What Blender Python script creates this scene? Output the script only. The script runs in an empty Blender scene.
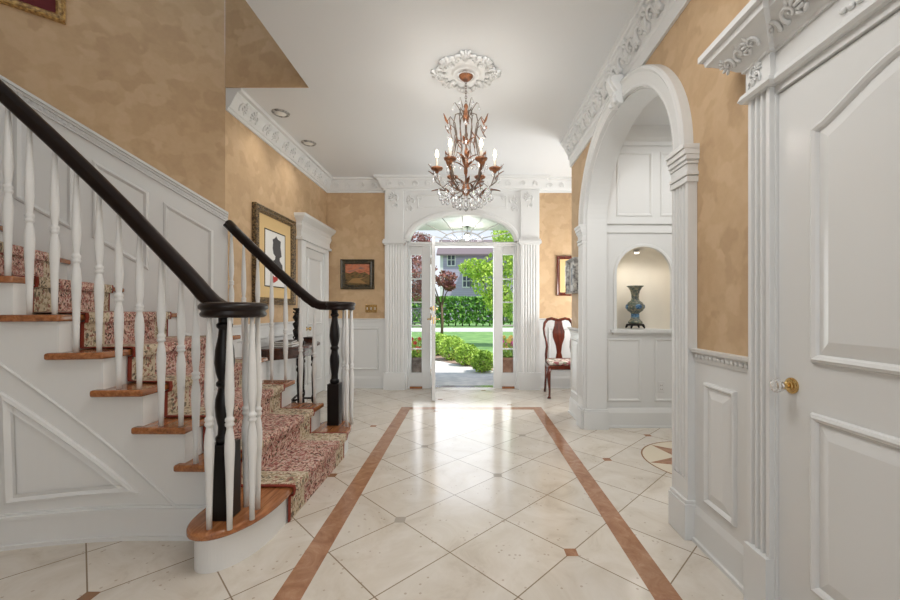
import bpy, bmesh, math, random
from mathutils import Vector, Matrix
random.seed(7)
S = bpy.context.scene
C = bpy.context.collection
PI = math.pi

# ------------------------------------------------------------------ materials
def srgb(r, g, b):
    f = lambda c: (c/255/12.92) if c <= 10 else (((c/255)+0.055)/1.055)**2.4
    return (f(r), f(g), f(b), 1)

def mat(name, col, rough=0.5, metal=0.0, spec=0.5, emit=None, estr=0, trans=0, ior=1.45, coat=0):
    m = bpy.data.materials.new(name); m.use_nodes = True
    b = m.node_tree.nodes['Principled BSDF']
    b.inputs['Base Color'].default_value = col
    b.inputs['Roughness'].default_value = rough
    b.inputs['Metallic'].default_value = metal
    b.inputs['Specular IOR Level'].default_value = spec
    b.inputs['IOR'].default_value = ior
    b.inputs['Transmission Weight'].default_value = trans
    b.inputs['Coat Weight'].default_value = coat
    if emit:
        b.inputs['Emission Color'].default_value = emit
        b.inputs['Emission Strength'].default_value = estr
    return m

def nodes(m):
    return m.node_tree, m.node_tree.nodes, m.node_tree.links, m.node_tree.nodes['Principled BSDF']

def noise_mat(name, stops, scale=4, detail=6, rough=0.5, vec='Object', stretch=(1, 1, 1), bump=0.0, bscale=30,
              distortion=0.0, spec=0.5, kind='noise', rnoise=0.5, coat=0):
    m = mat(name, stops[0][1], rough, spec=spec, coat=coat)
    t, n, l, b = nodes(m)
    tc = n.new('ShaderNodeTexCoord'); mp = n.new('ShaderNodeMapping')
    mp.inputs['Scale'].default_value = stretch
    l.new(tc.outputs[vec], mp.inputs['Vector'])
    if kind == 'voronoi':
        tx = n.new('ShaderNodeTexVoronoi'); tx.inputs['Scale'].default_value = scale; out = tx.outputs['Color']
        sp = n.new('ShaderNodeSeparateColor'); l.new(out, sp.inputs[0]); out = sp.outputs[0]
    else:
        tx = n.new('ShaderNodeTexNoise'); tx.inputs['Scale'].default_value = scale
        tx.inputs['Detail'].default_value = detail; tx.inputs['Roughness'].default_value = rnoise
        tx.inputs['Distortion'].default_value = distortion; out = tx.outputs['Fac']
    l.new(mp.outputs[0], tx.inputs['Vector'])
    r = n.new('ShaderNodeValToRGB'); el = r.color_ramp.elements
    el[0].position, el[0].color = stops[0]; el[1].position, el[1].color = stops[-1]
    for p, c in stops[1:-1]:
        e = el.new(p); e.color = c
    l.new(out, r.inputs[0]); l.new(r.outputs[0], b.inputs['Base Color'])
    if bump:
        nb = n.new('ShaderNodeTexNoise'); nb.inputs['Scale'].default_value = bscale; nb.inputs['Detail'].default_value = 4
        l.new(mp.outputs[0], nb.inputs['Vector'])
        bp = n.new('ShaderNodeBump'); bp.inputs['Strength'].default_value = bump; bp.inputs['Distance'].default_value = 0.01
        l.new(nb.outputs['Fac'], bp.inputs['Height']); l.new(bp.outputs[0], b.inputs['Normal'])
    return m

WHITE = mat('white_paint', srgb(221, 222, 221), 0.38, spec=0.4)
GLOSSW = mat('white_gloss_paint', srgb(221, 222, 221), 0.22, spec=0.5)
CEIL = mat('ceiling_paint', srgb(224, 226, 227), 0.8, spec=0.2)
def paper_mat():
    m = mat('tan_mottled_wallpaper', srgb(190, 160, 122), 0.55, spec=0.2)
    t, n, l, b = nodes(m)
    tc = n.new('ShaderNodeTexCoord')
    def noise(scale, det, dist=0.0, rough=0.5):
        x = n.new('ShaderNodeTexNoise'); x.inputs['Scale'].default_value = scale; x.inputs['Detail'].default_value = det
        x.inputs['Distortion'].default_value = dist; x.inputs['Roughness'].default_value = rough
        l.new(tc.outputs['Object'], x.inputs['Vector']); return x
    wob = noise(6, 3)
    va = n.new('ShaderNodeVectorMath'); va.operation = 'MULTIPLY_ADD'
    l.new(wob.outputs['Color'], va.inputs[0]); va.inputs[1].default_value = (0.25, 0.25, 0.25); l.new(tc.outputs['Object'], va.inputs[2])
    vo = n.new('ShaderNodeTexVoronoi'); vo.feature = 'SMOOTH_F1'; vo.inputs['Scale'].default_value = 9; vo.inputs['Smoothness'].default_value = 0.4
    l.new(va.outputs[0], vo.inputs['Vector'])
    sc = n.new('ShaderNodeSeparateColor'); l.new(vo.outputs['Color'], sc.inputs[0])
    n1 = noise(22, 6, 0.4, 0.65)
    ad = n.new('ShaderNodeMath'); ad.operation = 'MULTIPLY_ADD'
    l.new(n1.outputs['Fac'], ad.inputs[0]); ad.inputs[1].default_value = 0.9; l.new(sc.outputs[0], ad.inputs[2])
    mu = n.new('ShaderNodeMath'); mu.operation = 'MULTIPLY'; l.new(ad.outputs[0], mu.inputs[0]); mu.inputs[1].default_value = 0.53
    r = n.new('ShaderNodeValToRGB'); el = r.color_ramp.elements
    el[0].position, el[0].color = 0.2, srgb(186, 157, 124)
    el[1].position, el[1].color = 0.8, srgb(204, 176, 142)
    e = el.new(0.5); e.color = srgb(196, 167, 132)
    l.new(mu.outputs[0], r.inputs[0]); l.new(r.outputs[0], b.inputs['Base Color'])
    return m
PAPER = paper_mat()
DARKWOOD = mat('black_stained_wood', srgb(27, 18, 16), 0.3, spec=0.35)
BLACK = mat('black_paint', srgb(20, 17, 17), 0.35, spec=0.35)
OAK = noise_mat('oak', [(0.3, srgb(128, 78, 46)), (0.5, srgb(158, 100, 60)), (0.7, srgb(182, 124, 80))], scale=5, detail=8, rough=0.22,
                stretch=(9, 0.9, 9), distortion=1.0, coat=0.4)
MAHOG = noise_mat('mahogany', [(0.3, srgb(60, 22, 14)), (0.7, srgb(112, 48, 30))], scale=5, rough=0.25, stretch=(8, 8, 1), coat=0.3)
BROWNMARBLE = noise_mat('brown_marble', [(0.3, srgb(142, 100, 74)), (0.55, srgb(166, 124, 96)), (0.72, srgb(184, 146, 118)), (0.8, srgb(212, 188, 166))],
                        scale=9, detail=10, rough=0.14, distortion=1.5, rnoise=0.65)
GREYMARBLE = mat('grey_marble', srgb(168, 160, 148), 0.12)
DARKMARBLE = mat('dark_marble', srgb(140, 104, 76), 0.14)
BRASS = mat('brass', srgb(206, 174, 116), 0.25, metal=1)
CHROME = mat('polished_metal', srgb(210, 210, 208), 0.15, metal=1)
CRYSTAL = mat('crystal', (0.95, 0.96, 0.97, 1), 0.05, spec=0.9, trans=0.75, ior=1.5)
GLASS = bpy.data.materials.new('window_glass'); GLASS.use_nodes = True
_t, _n, _l = GLASS.node_tree, GLASS.node_tree.nodes, GLASS.node_tree.links
_n.remove(_n['Principled BSDF'])
_tr = _n.new('ShaderNodeBsdfTransparent'); _gl = _n.new('ShaderNodeBsdfGlossy'); _gl.inputs['Roughness'].default_value = 0.02
_fr = _n.new('ShaderNodeFresnel'); _fr.inputs['IOR'].default_value = 1.3
_mx = _n.new('ShaderNodeMixShader')
_l.new(_fr.outputs[0], _mx.inputs[0]); _l.new(_tr.outputs[0], _mx.inputs[1]); _l.new(_gl.outputs[0], _mx.inputs[2])
_l.new(_mx.outputs[0], _n['Material Output'].inputs['Surface'])
BRONZE = noise_mat('bronze_gilt_iron', [(0.35, srgb(88, 54, 36)), (0.65, srgb(156, 102, 66))], scale=30, rough=0.4, spec=0.5)
GREYIRON = mat('aged_grey_iron', srgb(110, 98, 88), 0.4, metal=0.5)
CANDLE = mat('candle_sleeve', srgb(214, 206, 190), 0.5)
BULB = mat('lit_bulb', (1, 0.9, 0.7, 1), 0.3, emit=(1, 0.82, 0.55, 1), estr=9)
CANLIGHT = mat('can_light_lens', srgb(210, 208, 202), 0.4, emit=(1, 0.9, 0.75, 1), estr=0.12)
PUCK = mat('puck_light_lens', (1, 1, 1, 1), 0.4, emit=(1, 0.88, 0.7, 1), estr=8)
GOLDFRAME = noise_mat('gilt_frame', [(0.35, srgb(120, 86, 44)), (0.7, srgb(214, 176, 110))], scale=45, rough=0.4, spec=0.6)
MAROON = mat('maroon_mat', srgb(96, 30, 34), 0.8)
CREAMMAT = mat('tan_mat', srgb(214, 184, 132), 0.8)
PAPERW = mat('print_paper', srgb(226, 225, 222), 0.7)
SILH = mat('silhouette_ink', srgb(74, 72, 74), 0.7)
SILV = noise_mat('silver_frame', [(0.35, srgb(100, 100, 100)), (0.7, srgb(215, 215, 210))], scale=30, rough=0.3, spec=0.6)

# marble floor with diagonal joints (true lattice of the tiles, in metres)
def marble_floor():
    m = mat('cream_marble_tile', srgb(222, 212, 194), 0.13, spec=0.5)
    t, n, l, b = nodes(m)
    tc = n.new('ShaderNodeTexCoord')
    no = n.new('ShaderNodeTexNoise'); no.inputs['Scale'].default_value = 3.0; no.inputs['Detail'].default_value = 10
    no.inputs['Roughness'].default_value = 0.65; no.inputs['Distortion'].default_value = 1.2
    l.new(tc.outputs['Object'], no.inputs['Vector'])
    r = n.new('ShaderNodeValToRGB'); el = r.color_ramp.elements
    el[0].position, el[0].color = 0.3, srgb(192, 181, 166)
    el[1].position, el[1].color = 0.62, srgb(217, 210, 200)
    e = el.new(0.42); e.color = srgb(207, 198, 185)
    l.new(no.outputs['Fac'], r.inputs[0])
    # small fossil flecks
    vo = n.new('ShaderNodeTexVoronoi'); vo.inputs['Scale'].default_value = 26
    l.new(tc.outputs['Object'], vo.inputs['Vector'])
    n2 = n.new('ShaderNodeTexNoise'); n2.inputs['Scale'].default_value = 6; l.new(tc.outputs['Object'], n2.inputs['Vector'])
    def math(op, a, bb=None):
        x = n.new('ShaderNodeMath'); x.operation = op
        if isinstance(a, (int, float)): x.inputs[0].default_value = a
        else: l.new(a, x.inputs[0])
        if bb is not None:
            if isinstance(bb, (int, float)): x.inputs[1].default_value = bb
            else: l.new(bb, x.inputs[1])
        return x.outputs[0]
    fl = math('MULTIPLY', math('LESS_THAN', vo.outputs['Distance'], 0.16), math('GREATER_THAN', n2.outputs['Fac'], 0.53))
    mixf = n.new('ShaderNodeMixRGB'); mixf.inputs[2].default_value = srgb(164, 146, 126)
    l.new(math('MULTIPLY', fl, 0.6), mixf.inputs[0]); l.new(r.outputs[0], mixf.inputs[1])
    sp = n.new('ShaderNodeSeparateXYZ'); l.new(tc.outputs['Object'], sp.inputs[0])
    u = math('SUBTRACT', sp.outputs[0], sp.outputs[1]); v = math('ADD', sp.outputs[0], sp.outputs[1])
    def line(w, off):
        d = math('PINGPONG', math('ADD', w, off), 0.3)
        return math('LESS_THAN', d, 0.0042)
    g = math('MAXIMUM', line(u, 2.63 + 6), line(v, -1.831 + 6))
    # tone shift from tile to tile
    cu = n.new('ShaderNodeCombineXYZ')
    l.new(math('FLOOR', math('DIVIDE', math('ADD', u, 2.63), 0.6)), cu.inputs[0])
    l.new(math('FLOOR', math('DIVIDE', math('ADD', v, -1.831), 0.6)), cu.inputs[1])
    wn = n.new('ShaderNodeTexWhiteNoise'); l.new(cu.outputs[0], wn.inputs['Vector'])
    hs = n.new('ShaderNodeHueSaturation'); l.new(mixf.outputs[0], hs.inputs['Color'])
    l.new(math('ADD', math('MULTIPLY', wn.outputs['Value'], 0.09), 0.94), hs.inputs['Value'])
    mg = n.new('ShaderNodeMixRGB'); mg.inputs[2].default_value = srgb(138, 122, 102)
    l.new(g, mg.inputs[0]); l.new(hs.outputs[0], mg.inputs[1])
    l.new(mg.outputs[0], b.inputs['Base Color'])
    nr = n.new('ShaderNodeTexNoise'); nr.inputs['Scale'].default_value = 2.2
    l.new(tc.outputs['Object'], nr.inputs['Vector'])
    l.new(math('ADD', math('MULTIPLY', nr.outputs['Fac'], 0.1), 0.11), b.inputs['Roughness'])
    return m
FLOORM = marble_floor()

def runner_mat():
    m = mat('persian_runner_wool', srgb(140, 70, 60), 0.95, spec=0.1)
    t, n, l, b = nodes(m)
    uv = n.new('ShaderNodeUVMap'); sp = n.new('ShaderNodeSeparateXYZ'); l.new(uv.outputs[0], sp.inputs[0])
    def math(op, a, bb=None):
        x = n.new('ShaderNodeMath'); x.operation = op
        if isinstance(a, (int, float)): x.inputs[0].default_value = a
        else: l.new(a, x.inputs[0])
        if bb is not None:
            if isinstance(bb, (int, float)): x.inputs[1].default_value = bb
            else: l.new(bb, x.inputs[1])
        return x.outputs[0]
    def ramp(fac, stops, const=False):
        r = n.new('ShaderNodeValToRGB'); el = r.color_ramp.elements
        if const: r.color_ramp.interpolation = 'CONSTANT'
        el[0].position, el[0].color = stops[0]; el[1].position, el[1].color = stops[-1]
        for p, c in stops[1:-1]:
            e = el.new(p); e.color = c
        l.new(fac, r.inputs[0]); return r.outputs[0]
    vo = n.new('ShaderNodeTexVoronoi'); vo.inputs['Scale'].default_value = 95; vo.inputs['Randomness'].default_value = 0.8
    no0 = n.new('ShaderNodeTexNoise'); no0.inputs['Scale'].default_value = 30; no0.inputs['Detail'].default_value = 4
    l.new(uv.outputs[0], no0.inputs['Vector'])
    va = n.new('ShaderNodeVectorMath'); va.operation = 'MULTIPLY_ADD'
    l.new(no0.outputs['Color'], va.inputs[0]); va.inputs[1].default_value = (0.06, 0.06, 0); l.new(uv.outputs[0], va.inputs[2])
    l.new(va.outputs[0], vo.inputs['Vector'])
    sc = n.new('ShaderNodeSeparateColor'); l.new(vo.outputs['Color'], sc.inputs[0])
    field = ramp(sc.outputs[0], [(0.0, srgb(172, 122, 112)), (0.20, srgb(210, 184, 166)), (0.44, srgb(144, 88, 82)), (0.53, srgb(206, 178, 168)),
                                 (0.70, srgb(112, 98, 80)), (0.8, srgb(182, 134, 124)), (0.92, srgb(84, 62, 58))], True)
    vo2 = n.new('ShaderNodeTexVoronoi'); vo2.inputs['Scale'].default_value = 70; vo2.feature = 'F1'
    l.new(va.outputs[0], vo2.inputs['Vector'])
    sc2 = n.new('ShaderNodeSeparateColor'); l.new(vo2.outputs['Color'], sc2.inputs[0])
    bord = ramp(sc2.outputs[1], [(0.0, srgb(202, 186, 162)), (0.35, srgb(168, 152, 126)), (0.58, srgb(150, 104, 92)), (0.68, srgb(208, 194, 172)), (0.86, srgb(112, 104, 92))], True)
    u = math('ABSOLUTE', math('SUBTRACT', sp.outputs[0], 0.485))    # distance from the runner's middle, metres
    isb = math('GREATER_THAN', u, 0.30)
    mx = n.new('ShaderNodeMixRGB'); l.new(isb, mx.inputs[0]); l.new(field, mx.inputs[1]); l.new(bord, mx.inputs[2])
    st = math('MULTIPLY', math('GREATER_THAN', u, 0.285), math('LESS_THAN', u, 0.30))
    mx2 = n.new('ShaderNodeMixRGB'); l.new(st, mx2.inputs[0]); l.new(mx.outputs[0], mx2.inputs[1]); mx2.inputs[2].default_value = srgb(196, 184, 160)
    ed = math('GREATER_THAN', u, 0.462)
    mx3 = n.new('ShaderNodeMixRGB'); l.new(ed, mx3.inputs[0]); l.new(mx2.outputs[0], mx3.inputs[1]); mx3.inputs[2].default_value = srgb(134, 62, 50)
    l.new(mx3.outputs[0], b.inputs['Base Color'])
    nb = n.new('ShaderNodeTexNoise'); nb.inputs['Scale'].default_value = 300; l.new(uv.outputs[0], nb.inputs['Vector'])
    bp = n.new('ShaderNodeBump'); bp.inputs['Strength'].default_value = 0.4; bp.inputs['Distance'].default_value = 0.004
    l.new(nb.outputs['Fac'], bp.inputs['Height']); l.new(bp.outputs[0], b.inputs['Normal'])
    return m
RUNNER = runner_mat()

# ------------------------------------------------------------------ mesh helpers
def B(): return bmesh.new()

def face(bm, pts, mi=0, smooth=False):
    try:
        f = bm.faces.new([bm.verts.new(p) for p in pts]); f.material_index = mi; f.smooth = smooth
        return f
    except ValueError:
        return None

def box(bm, x0, x1, y0, y1, z0, z1, mi=0):
    v = [bm.verts.new(p) for p in ((x0, y0, z0), (x1, y0, z0), (x1, y1, z0), (x0, y1, z0), (x0, y0, z1), (x1, y0, z1), (x1, y1, z1), (x0, y1, z1))]
    for q in ((3, 2, 1, 0), (4, 5, 6, 7), (0, 1, 5, 4), (1, 2, 6, 5), (2, 3, 7, 6), (3, 0, 4, 7)):
        f = bm.faces.new([v[i] for i in q]); f.material_index = mi
    return v

def pbox(bm, P, u0, u1, v0, v1, w0, w1, mi=0):
    c = [P(u, v, w) for w in (w0, w1) for (u, v) in ((u0, v0), (u1, v0), (u1, v1), (u0, v1))]
    v = [bm.verts.new(p) for p in c]
    for q in ((3, 2, 1, 0), (4, 5, 6, 7), (0, 1, 5, 4), (1, 2, 6, 5), (2, 3, 7, 6), (3, 0, 4, 7)):
        f = bm.faces.new([v[i] for i in q]); f.material_index = mi

def prism(bm, pts2, z0, z1, mi=0):
    a = [bm.verts.new((x, y, z0)) for x, y in pts2]; b = [bm.verts.new((x, y, z1)) for x, y in pts2]
    n = len(a)
    fs = [bm.faces.new(a[::-1]), bm.faces.new(b)]
    for i in range(n):
        fs.append(bm.faces.new((a[i], a[(i+1) % n], b[(i+1) % n], b[i])))
    for f in fs: f.material_index = mi

def pprism(bm, P, poly, w0, w1, mi=0):
    a = [bm.verts.new(P(u, v, w0)) for u, v in poly]; b = [bm.verts.new(P(u, v, w1)) for u, v in poly]
    n = len(a)
    fs = [bm.faces.new(a[::-1]), bm.faces.new(b)]
    for i in range(n):
        fs.append(bm.faces.new((a[i], a[(i+1) % n], b[(i+1) % n], b[i])))
    for f in fs: f.material_index = mi

def lathe(bm, prof, c=(0, 0, 0), n=16, mi=0, smooth=True, sx=1, sy=1, M=None):
    rings = []
    for r, z in prof:
        if r < 1e-5:
            rings.append([(0, 0, z)])
        else:
            rings.append([(r*sx*math.cos(2*PI*i/n), r*sy*math.sin(2*PI*i/n), z) for i in range(n)])
    c = Vector(c)
    tf = (lambda p: (M @ Vector(p)) + c) if M is not None else (lambda p: Vector(p) + c)
    R = [[bm.verts.new(tf(p)) for p in ring] for ring in rings]
    for a, b in zip(R, R[1:]):
        if len(a) == 1 and len(b) == 1: continue
        for i in range(n):
            j = (i+1) % n
            if len(a) == 1: q = (a[0], b[j], b[i])
            elif len(b) == 1: q = (a[i], a[j], b[0])
            else: q = (a[i], a[j], b[j], b[i])
            f = bm.faces.new(q); f.smooth = smooth; f.material_index = mi
    for ring, rev in ((R[0], True), (R[-1], False)):
        if len(ring) > 1:
            f = bm.faces.new(ring[::-1] if rev else ring); f.material_index = mi

def frames(pts, up=None):
    out = []
    n = len(pts)
    t0 = (pts[1]-pts[0]).normalized()
    a = Vector((0, 0, 1)) if abs(t0.z) < 0.9 else Vector((1, 0, 0))
    N = t0.cross(a).normalized()
    for i in range(n):
        t = (pts[min(i+1, n-1)]-pts[max(i-1, 0)]).normalized()
        if up is not None:
            N = t.cross(up).normalized()
        else:
            N = (N - t*N.dot(t)).normalized()
        out.append((t, N, t.cross(N)))
    return out

def tube(bm, pts, r, n=8, mi=0, smooth=True, cap=True):
    pts = [Vector(p) for p in pts]
    rs = r if isinstance(r, (list, tuple)) else [r]*len(pts)
    R = []
    for p, (t, N, Bn), rr in zip(pts, frames(pts), rs):
        R.append([bm.verts.new(p + (N*math.cos(2*PI*i/n) + Bn*math.sin(2*PI*i/n))*rr) for i in range(n)])
    for a, b in zip(R, R[1:]):
        for i in range(n):
            j = (i+1) % n
            f = bm.faces.new((a[i], a[j], b[j], b[i])); f.smooth = smooth; f.material_index = mi
    if cap:
        for ring, rev in ((R[0], True), (R[-1], False)):
            f = bm.faces.new(ring[::-1] if rev else ring); f.material_index = mi

def loft(bm, sect, pts, up=Vector((0, 0, 1)), mi=0, smooth=False):
    """sweep a closed section [(side, up)] along pts keeping it upright"""
    pts = [Vector(p) for p in pts]
    R = []
    for p, (t, N, Bn) in zip(pts, frames(pts, up)):
        R.append([bm.verts.new(p + N*a + N.cross(t)*b) for a, b in sect])
    n = len(sect)
    for a, b in zip(R, R[1:]):
        for i in range(n):
            j = (i+1) % n
            f = bm.faces.new((a[i], a[j], b[j], b[i])); f.smooth = smooth; f.material_index = mi
    for ring, rev in ((R[0], True), (R[-1], False)):
        f = bm.faces.new(ring[::-1] if rev else ring); f.material_index = mi

def moulding_run(bm, path, prof, side=1, mi=0, dz=None):
    """profile [(out, z)] swept along a plan path [(x, y)] with mitred corners; out is to the left of travel for side=1"""
    P2 = [Vector(p) for p in path]; n = len(P2)
    offs = []
    for i in range(n):
        ns = []
        if i > 0:
            d = (P2[i]-P2[i-1]).normalized(); ns.append(Vector((-d.y, d.x)))
        if i < n-1:
            d = (P2[i+1]-P2[i]).normalized(); ns.append(Vector((-d.y, d.x)))
        if len(ns) == 2:
            b = (ns[0]+ns[1])
            b = b / max(0.2, (1+ns[0].dot(ns[1])))
        else: b = ns[0]
        offs.append(b*side)
    R = []
    for i in range(n):
        z0 = dz[i] if dz else 0
        R.append([bm.verts.new((P2[i].x+offs[i].x*a, P2[i].y+offs[i].y*a, z+z0)) for a, z in prof])
    m = len(prof)
    for a, b in zip(R, R[1:]):
        for k in range(m):
            j = (k+1) % m
            f = bm.faces.new((a[k], a[j], b[j], b[k])); f.material_index = mi
    for ring in (R[0], R[-1]):
        f = bm.faces.new(ring); f.material_index = mi

def ell(bm, c, ax, n=8, m=5, mi=0):
    """ellipsoid; ax = three axis vectors"""
    ax = [Vector(a) for a in ax]; c = Vector(c)
    R = []
    for j in range(m+1):
        th = PI*j/m
        if j in (0, m): R.append([bm.verts.new(c + ax[2]*math.cos(th))])
        else: R.append([bm.verts.new(c + ax[0]*math.sin(th)*math.cos(2*PI*i/n) + ax[1]*math.sin(th)*math.sin(2*PI*i/n) + ax[2]*math.cos(th)) for i in range(n)])
    for a, b in zip(R, R[1:]):
        for i in range(n):
            j = (i+1) % n
            if len(a) == 1: q = (a[0], b[i], b[j])
            elif len(b) == 1: q = (a[i], b[0], a[j])
            else: q = (a[i], b[i], b[j], a[j])
            f = bm.faces.new(q); f.smooth = True; f.material_index = mi

def inset_poly(poly, d):
    n = len(poly)
    A = sum(poly[i][0]*poly[(i+1) % n][1]-poly[(i+1) % n][0]*poly[i][1] for i in range(n))
    s = 1 if A > 0 else -1
    out = []
    for i in range(n):
        p0, p1, p2 = Vector(poly[i-1]), Vector(poly[i]), Vector(poly[(i+1) % n])
        d1, d2 = (p1-p0).normalized(), (p2-p1).normalized()
        n1, n2 = Vector((-d1.y, d1.x))*s, Vector((-d2.y, d2.x))*s
        b = (n1+n2)/max(0.15, 1+n1.dot(n2))
        out.append(tuple(p1+b*d))
    return out

BEAD = [(0, 0), (0.004, 0.012), (0.014, 0.018), (0.022, 0.012), (0.03, 0.004), (0.034, 0)]
RAISED = [(0, 0), (0.004, 0.014), (0.012, 0.018), (0.02, 0.012), (0.026, 0.003), (0.07, 0.016)]
def panel(bm, P, poly, rings=BEAD, fill=False, mi=0):
    L = [[bm.verts.new(P(u, v, w)) for u, v in inset_poly(poly, d)] for d, w in rings]
    n = len(poly)
    for a, b in zip(L, L[1:]):
        for i in range(n):
            j = (i+1) % n
            f = bm.faces.new((a[i], a[j], b[j], b[i])); f.material_index = mi
    if fill:
        f = bm.faces.new(L[-1]); f.material_index = mi

def rect(u0, u1, v0, v1): return [(u0, v0), (u1, v0), (u1, v1), (u0, v1)]

def mkP(o, ud, wd):
    o, ud, wd = Vector(o), Vector(ud), Vector(wd)
    return lambda u, v, w=0: o + ud*u + wd*w + Vector((0, 0, v))

def arch_fill(bm, P, uc, a, vs, b, vtop, w0, w1, n=32, mi=0, exp=1.0):
    """solid above a half-elliptical arch, between its springing points, up to vtop"""
    th = [PI - PI*i/n for i in range(n+1)]
    pt = [(uc+a*math.cos(t), vs+b*math.sin(t)) for t in th]
    f0, f1, t0, t1 = [], [], [], []
    for u, v in pt:
        f0.append(bm.verts.new(P(u, v, w0))); f1.append(bm.verts.new(P(u, v, w1)))
        t0.append(bm.verts.new(P(u, vtop, w0))); t1.append(bm.verts.new(P(u, vtop, w1)))
    for i in range(n):
        for q in ((f0[i], f0[i+1], t0[i+1], t0[i]), (f1[i], t1[i], t1[i+1], f1[i+1]), (f0[i], f1[i], f1[i+1], f0[i+1]), (t0[i], t0[i+1], t1[i+1], t1[i])):
            f = bm.faces.new(q); f.material_index = mi
    for i in (0, n):
        bm.faces.new((f0[i], f1[i], t1[i], t0[i])).material_index = mi

def arch_ring(bm, P, uc, a, vs, b, prof, n=40, t0=PI, t1=0.0, mi=0, smooth=False, close=True):
    """profile [(outwards from the curve, w)] swept round an elliptical arc"""
    R = []
    for i in range(n+1):
        t = t0+(t1-t0)*i/n
        R.append([bm.verts.new(P(uc+(a+d)*math.cos(t), vs+(b+d)*math.sin(t), w)) for d, w in prof])
    m = len(prof)
    for A, Bq in zip(R, R[1:]):
        for k in range(m if close else m-1):
            j = (k+1) % m
            f = bm.faces.new((A[k], A[j], Bq[j], Bq[k])); f.material_index = mi; f.smooth = smooth
    if close:
        for ring in (R[0], R[-1]):
            bm.faces.new(ring).material_index = mi

def fluted(bm, P, u0, u1, v0, v1, w0, w1, nf=4, mi=0, gd=0.012):
    """a flat pilaster with vertical flutes"""
    W = u1-u0; mg = W*0.12; pitch = (W-2*mg)/nf
    sec = [(u0, w0), (u0, w1)]
    for k in range(nf):
        a = u0+mg+pitch*k+pitch*0.14; b = u0+mg+pitch*(k+1)-pitch*0.14
        sec.append((a, w1))
        for q in (1, 2, 3):
            t = PI*q/4
            sec.append(((a+b)/2-(b-a)/2*math.cos(t), w1-gd*math.sin(t)))
        sec.append((b, w1))
    sec += [(u1, w1), (u1, w0)]
    A = [bm.verts.new(P(u, v0, w)) for u, w in sec]; Bq = [bm.verts.new(P(u, v1, w)) for u, w in sec]
    n = len(sec)
    for i in range(n):
        j = (i+1) % n
        bm.faces.new((A[i], A[j], Bq[j], Bq[i])).material_index = mi
    bm.faces.new(A[::-1]).material_index = mi; bm.faces.new(Bq).material_index = mi

def scroll(bm, P, u, v, w, s, flip=1, mi=0):
    """a carved acanthus scroll: a curled tube, an eye and fanned leaf lobes on the surface P"""
    pts = []
    for i in range(13):
        t = i/12; ang = -1.0+t*5.6; r = s*(0.56-0.42*t)
        pts.append(P(u+flip*r*math.cos(ang), v+r*math.sin(ang), w+s*0.06))
    tube(bm, pts, [s*0.15*(1-0.45*i/12) for i in range(13)], 6, mi)
    o0 = P(u, v, w)
    ell(bm, P(u, v, w+s*0.05), (P(u+s*.12, v, w)-o0, P(u, v, w+s*.14)-o0, P(u, v+s*.12, w)-o0), 6, 4, mi)
    for k in range(5):
        a = 1.9+0.5*k
        cu, cv = u+flip*s*0.66*math.cos(a), v+s*0.6*math.sin(a)
        e1 = P(cu+flip*math.cos(a)*s*0.30, cv+math.sin(a)*s*0.30, w)-P(cu, cv, w)
        e2 = P(cu-flip*math.sin(a)*s*0.14, cv+math.cos(a)*s*0.14, w)-P(cu, cv, w)
        e3 = (P(cu, cv, w+s*0.17)-P(cu, cv, w))
        ell(bm, P(cu, cv, w+s*0.04), (e2, e3, e1), 6, 4, mi)

# ------------------------------------------------------------------ object helpers
def root_of(o):
    while o.parent: o = o.parent
    return o

def obj(name, bm, mats, parent=None, bevel=0, smooth=None, seg=2, weld=True):
    if parent is not None:
        l = root_of(parent).location
        if l.length > 0: bmesh.ops.translate(bm, vec=-l, verts=bm.verts)
    if weld: bmesh.ops.remove_doubles(bm, verts=bm.verts, dist=1e-5)
    bmesh.ops.recalc_face_normals(bm, faces=bm.faces)
    me = bpy.data.meshes.new(name); bm.to_mesh(me); bm.free()
    for m in (mats if isinstance(mats, (list, tuple)) else [mats]): me.materials.append(m)
    o = bpy.data.objects.new(name, me); C.objects.link(o)
    if parent is not None: o.parent = parent
    if bevel:
        md = o.modifiers.new('bevel', 'BEVEL'); md.width = bevel; md.segments = seg; md.limit_method = 'ANGLE'; md.angle_limit = 0.7
    return o

def tag(o, label, cat, group=None):
    o['label'] = label; o['category'] = cat
    if group: o['group'] = group
    return o

def thing(name, label, cat, loc=(0, 0, 0), group=None):
    o = bpy.data.objects.new(name, None); C.objects.link(o); o.location = loc
    o.empty_display_size = 0.1
    return tag(o, label, cat, group)

def struct(o, label=None):
    o['kind'] = 'structure'
    if label: o['label'] = label
    return o

def dup(root, loc, rz=0.0, label=None):
    r = root.copy(); C.objects.link(r); r.location = loc; r.rotation_euler = (0, 0, rz)
    if label: r['label'] = label
    for ch in list(root.children):
        c = ch.copy(); C.objects.link(c); c.parent = r
        for g in ch.children:
            d = g.copy(); C.objects.link(d); d.parent = c
    return r
# ------------------------------------------------------------------ SETTING
LW = mkP((-2.2, 0, 0), (0, 1, 0), (1, 0, 0))           # left wall: u = depth
RW = mkP((1.19, 0, 0), (0, 1, 0), (-1, 0, 0))          # right wall
FW = mkP((0, 6.0, 0), (1, 0, 0), (0, -1, 0))           # far wall
DW = mkP((0, 5.9, 0), (1, 0, 0), (0, -1, 0))           # door surround face
AW = mkP((0, 4.0, 0), (1, 0, 0), (0, -1, 0))           # alcove wall
SW = mkP((-2.2, 3.5, 0), (-0.767, -0.642, 0), (0.642, -0.767, 0))   # stair wall, turned towards the hall
CH = 3.2

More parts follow.
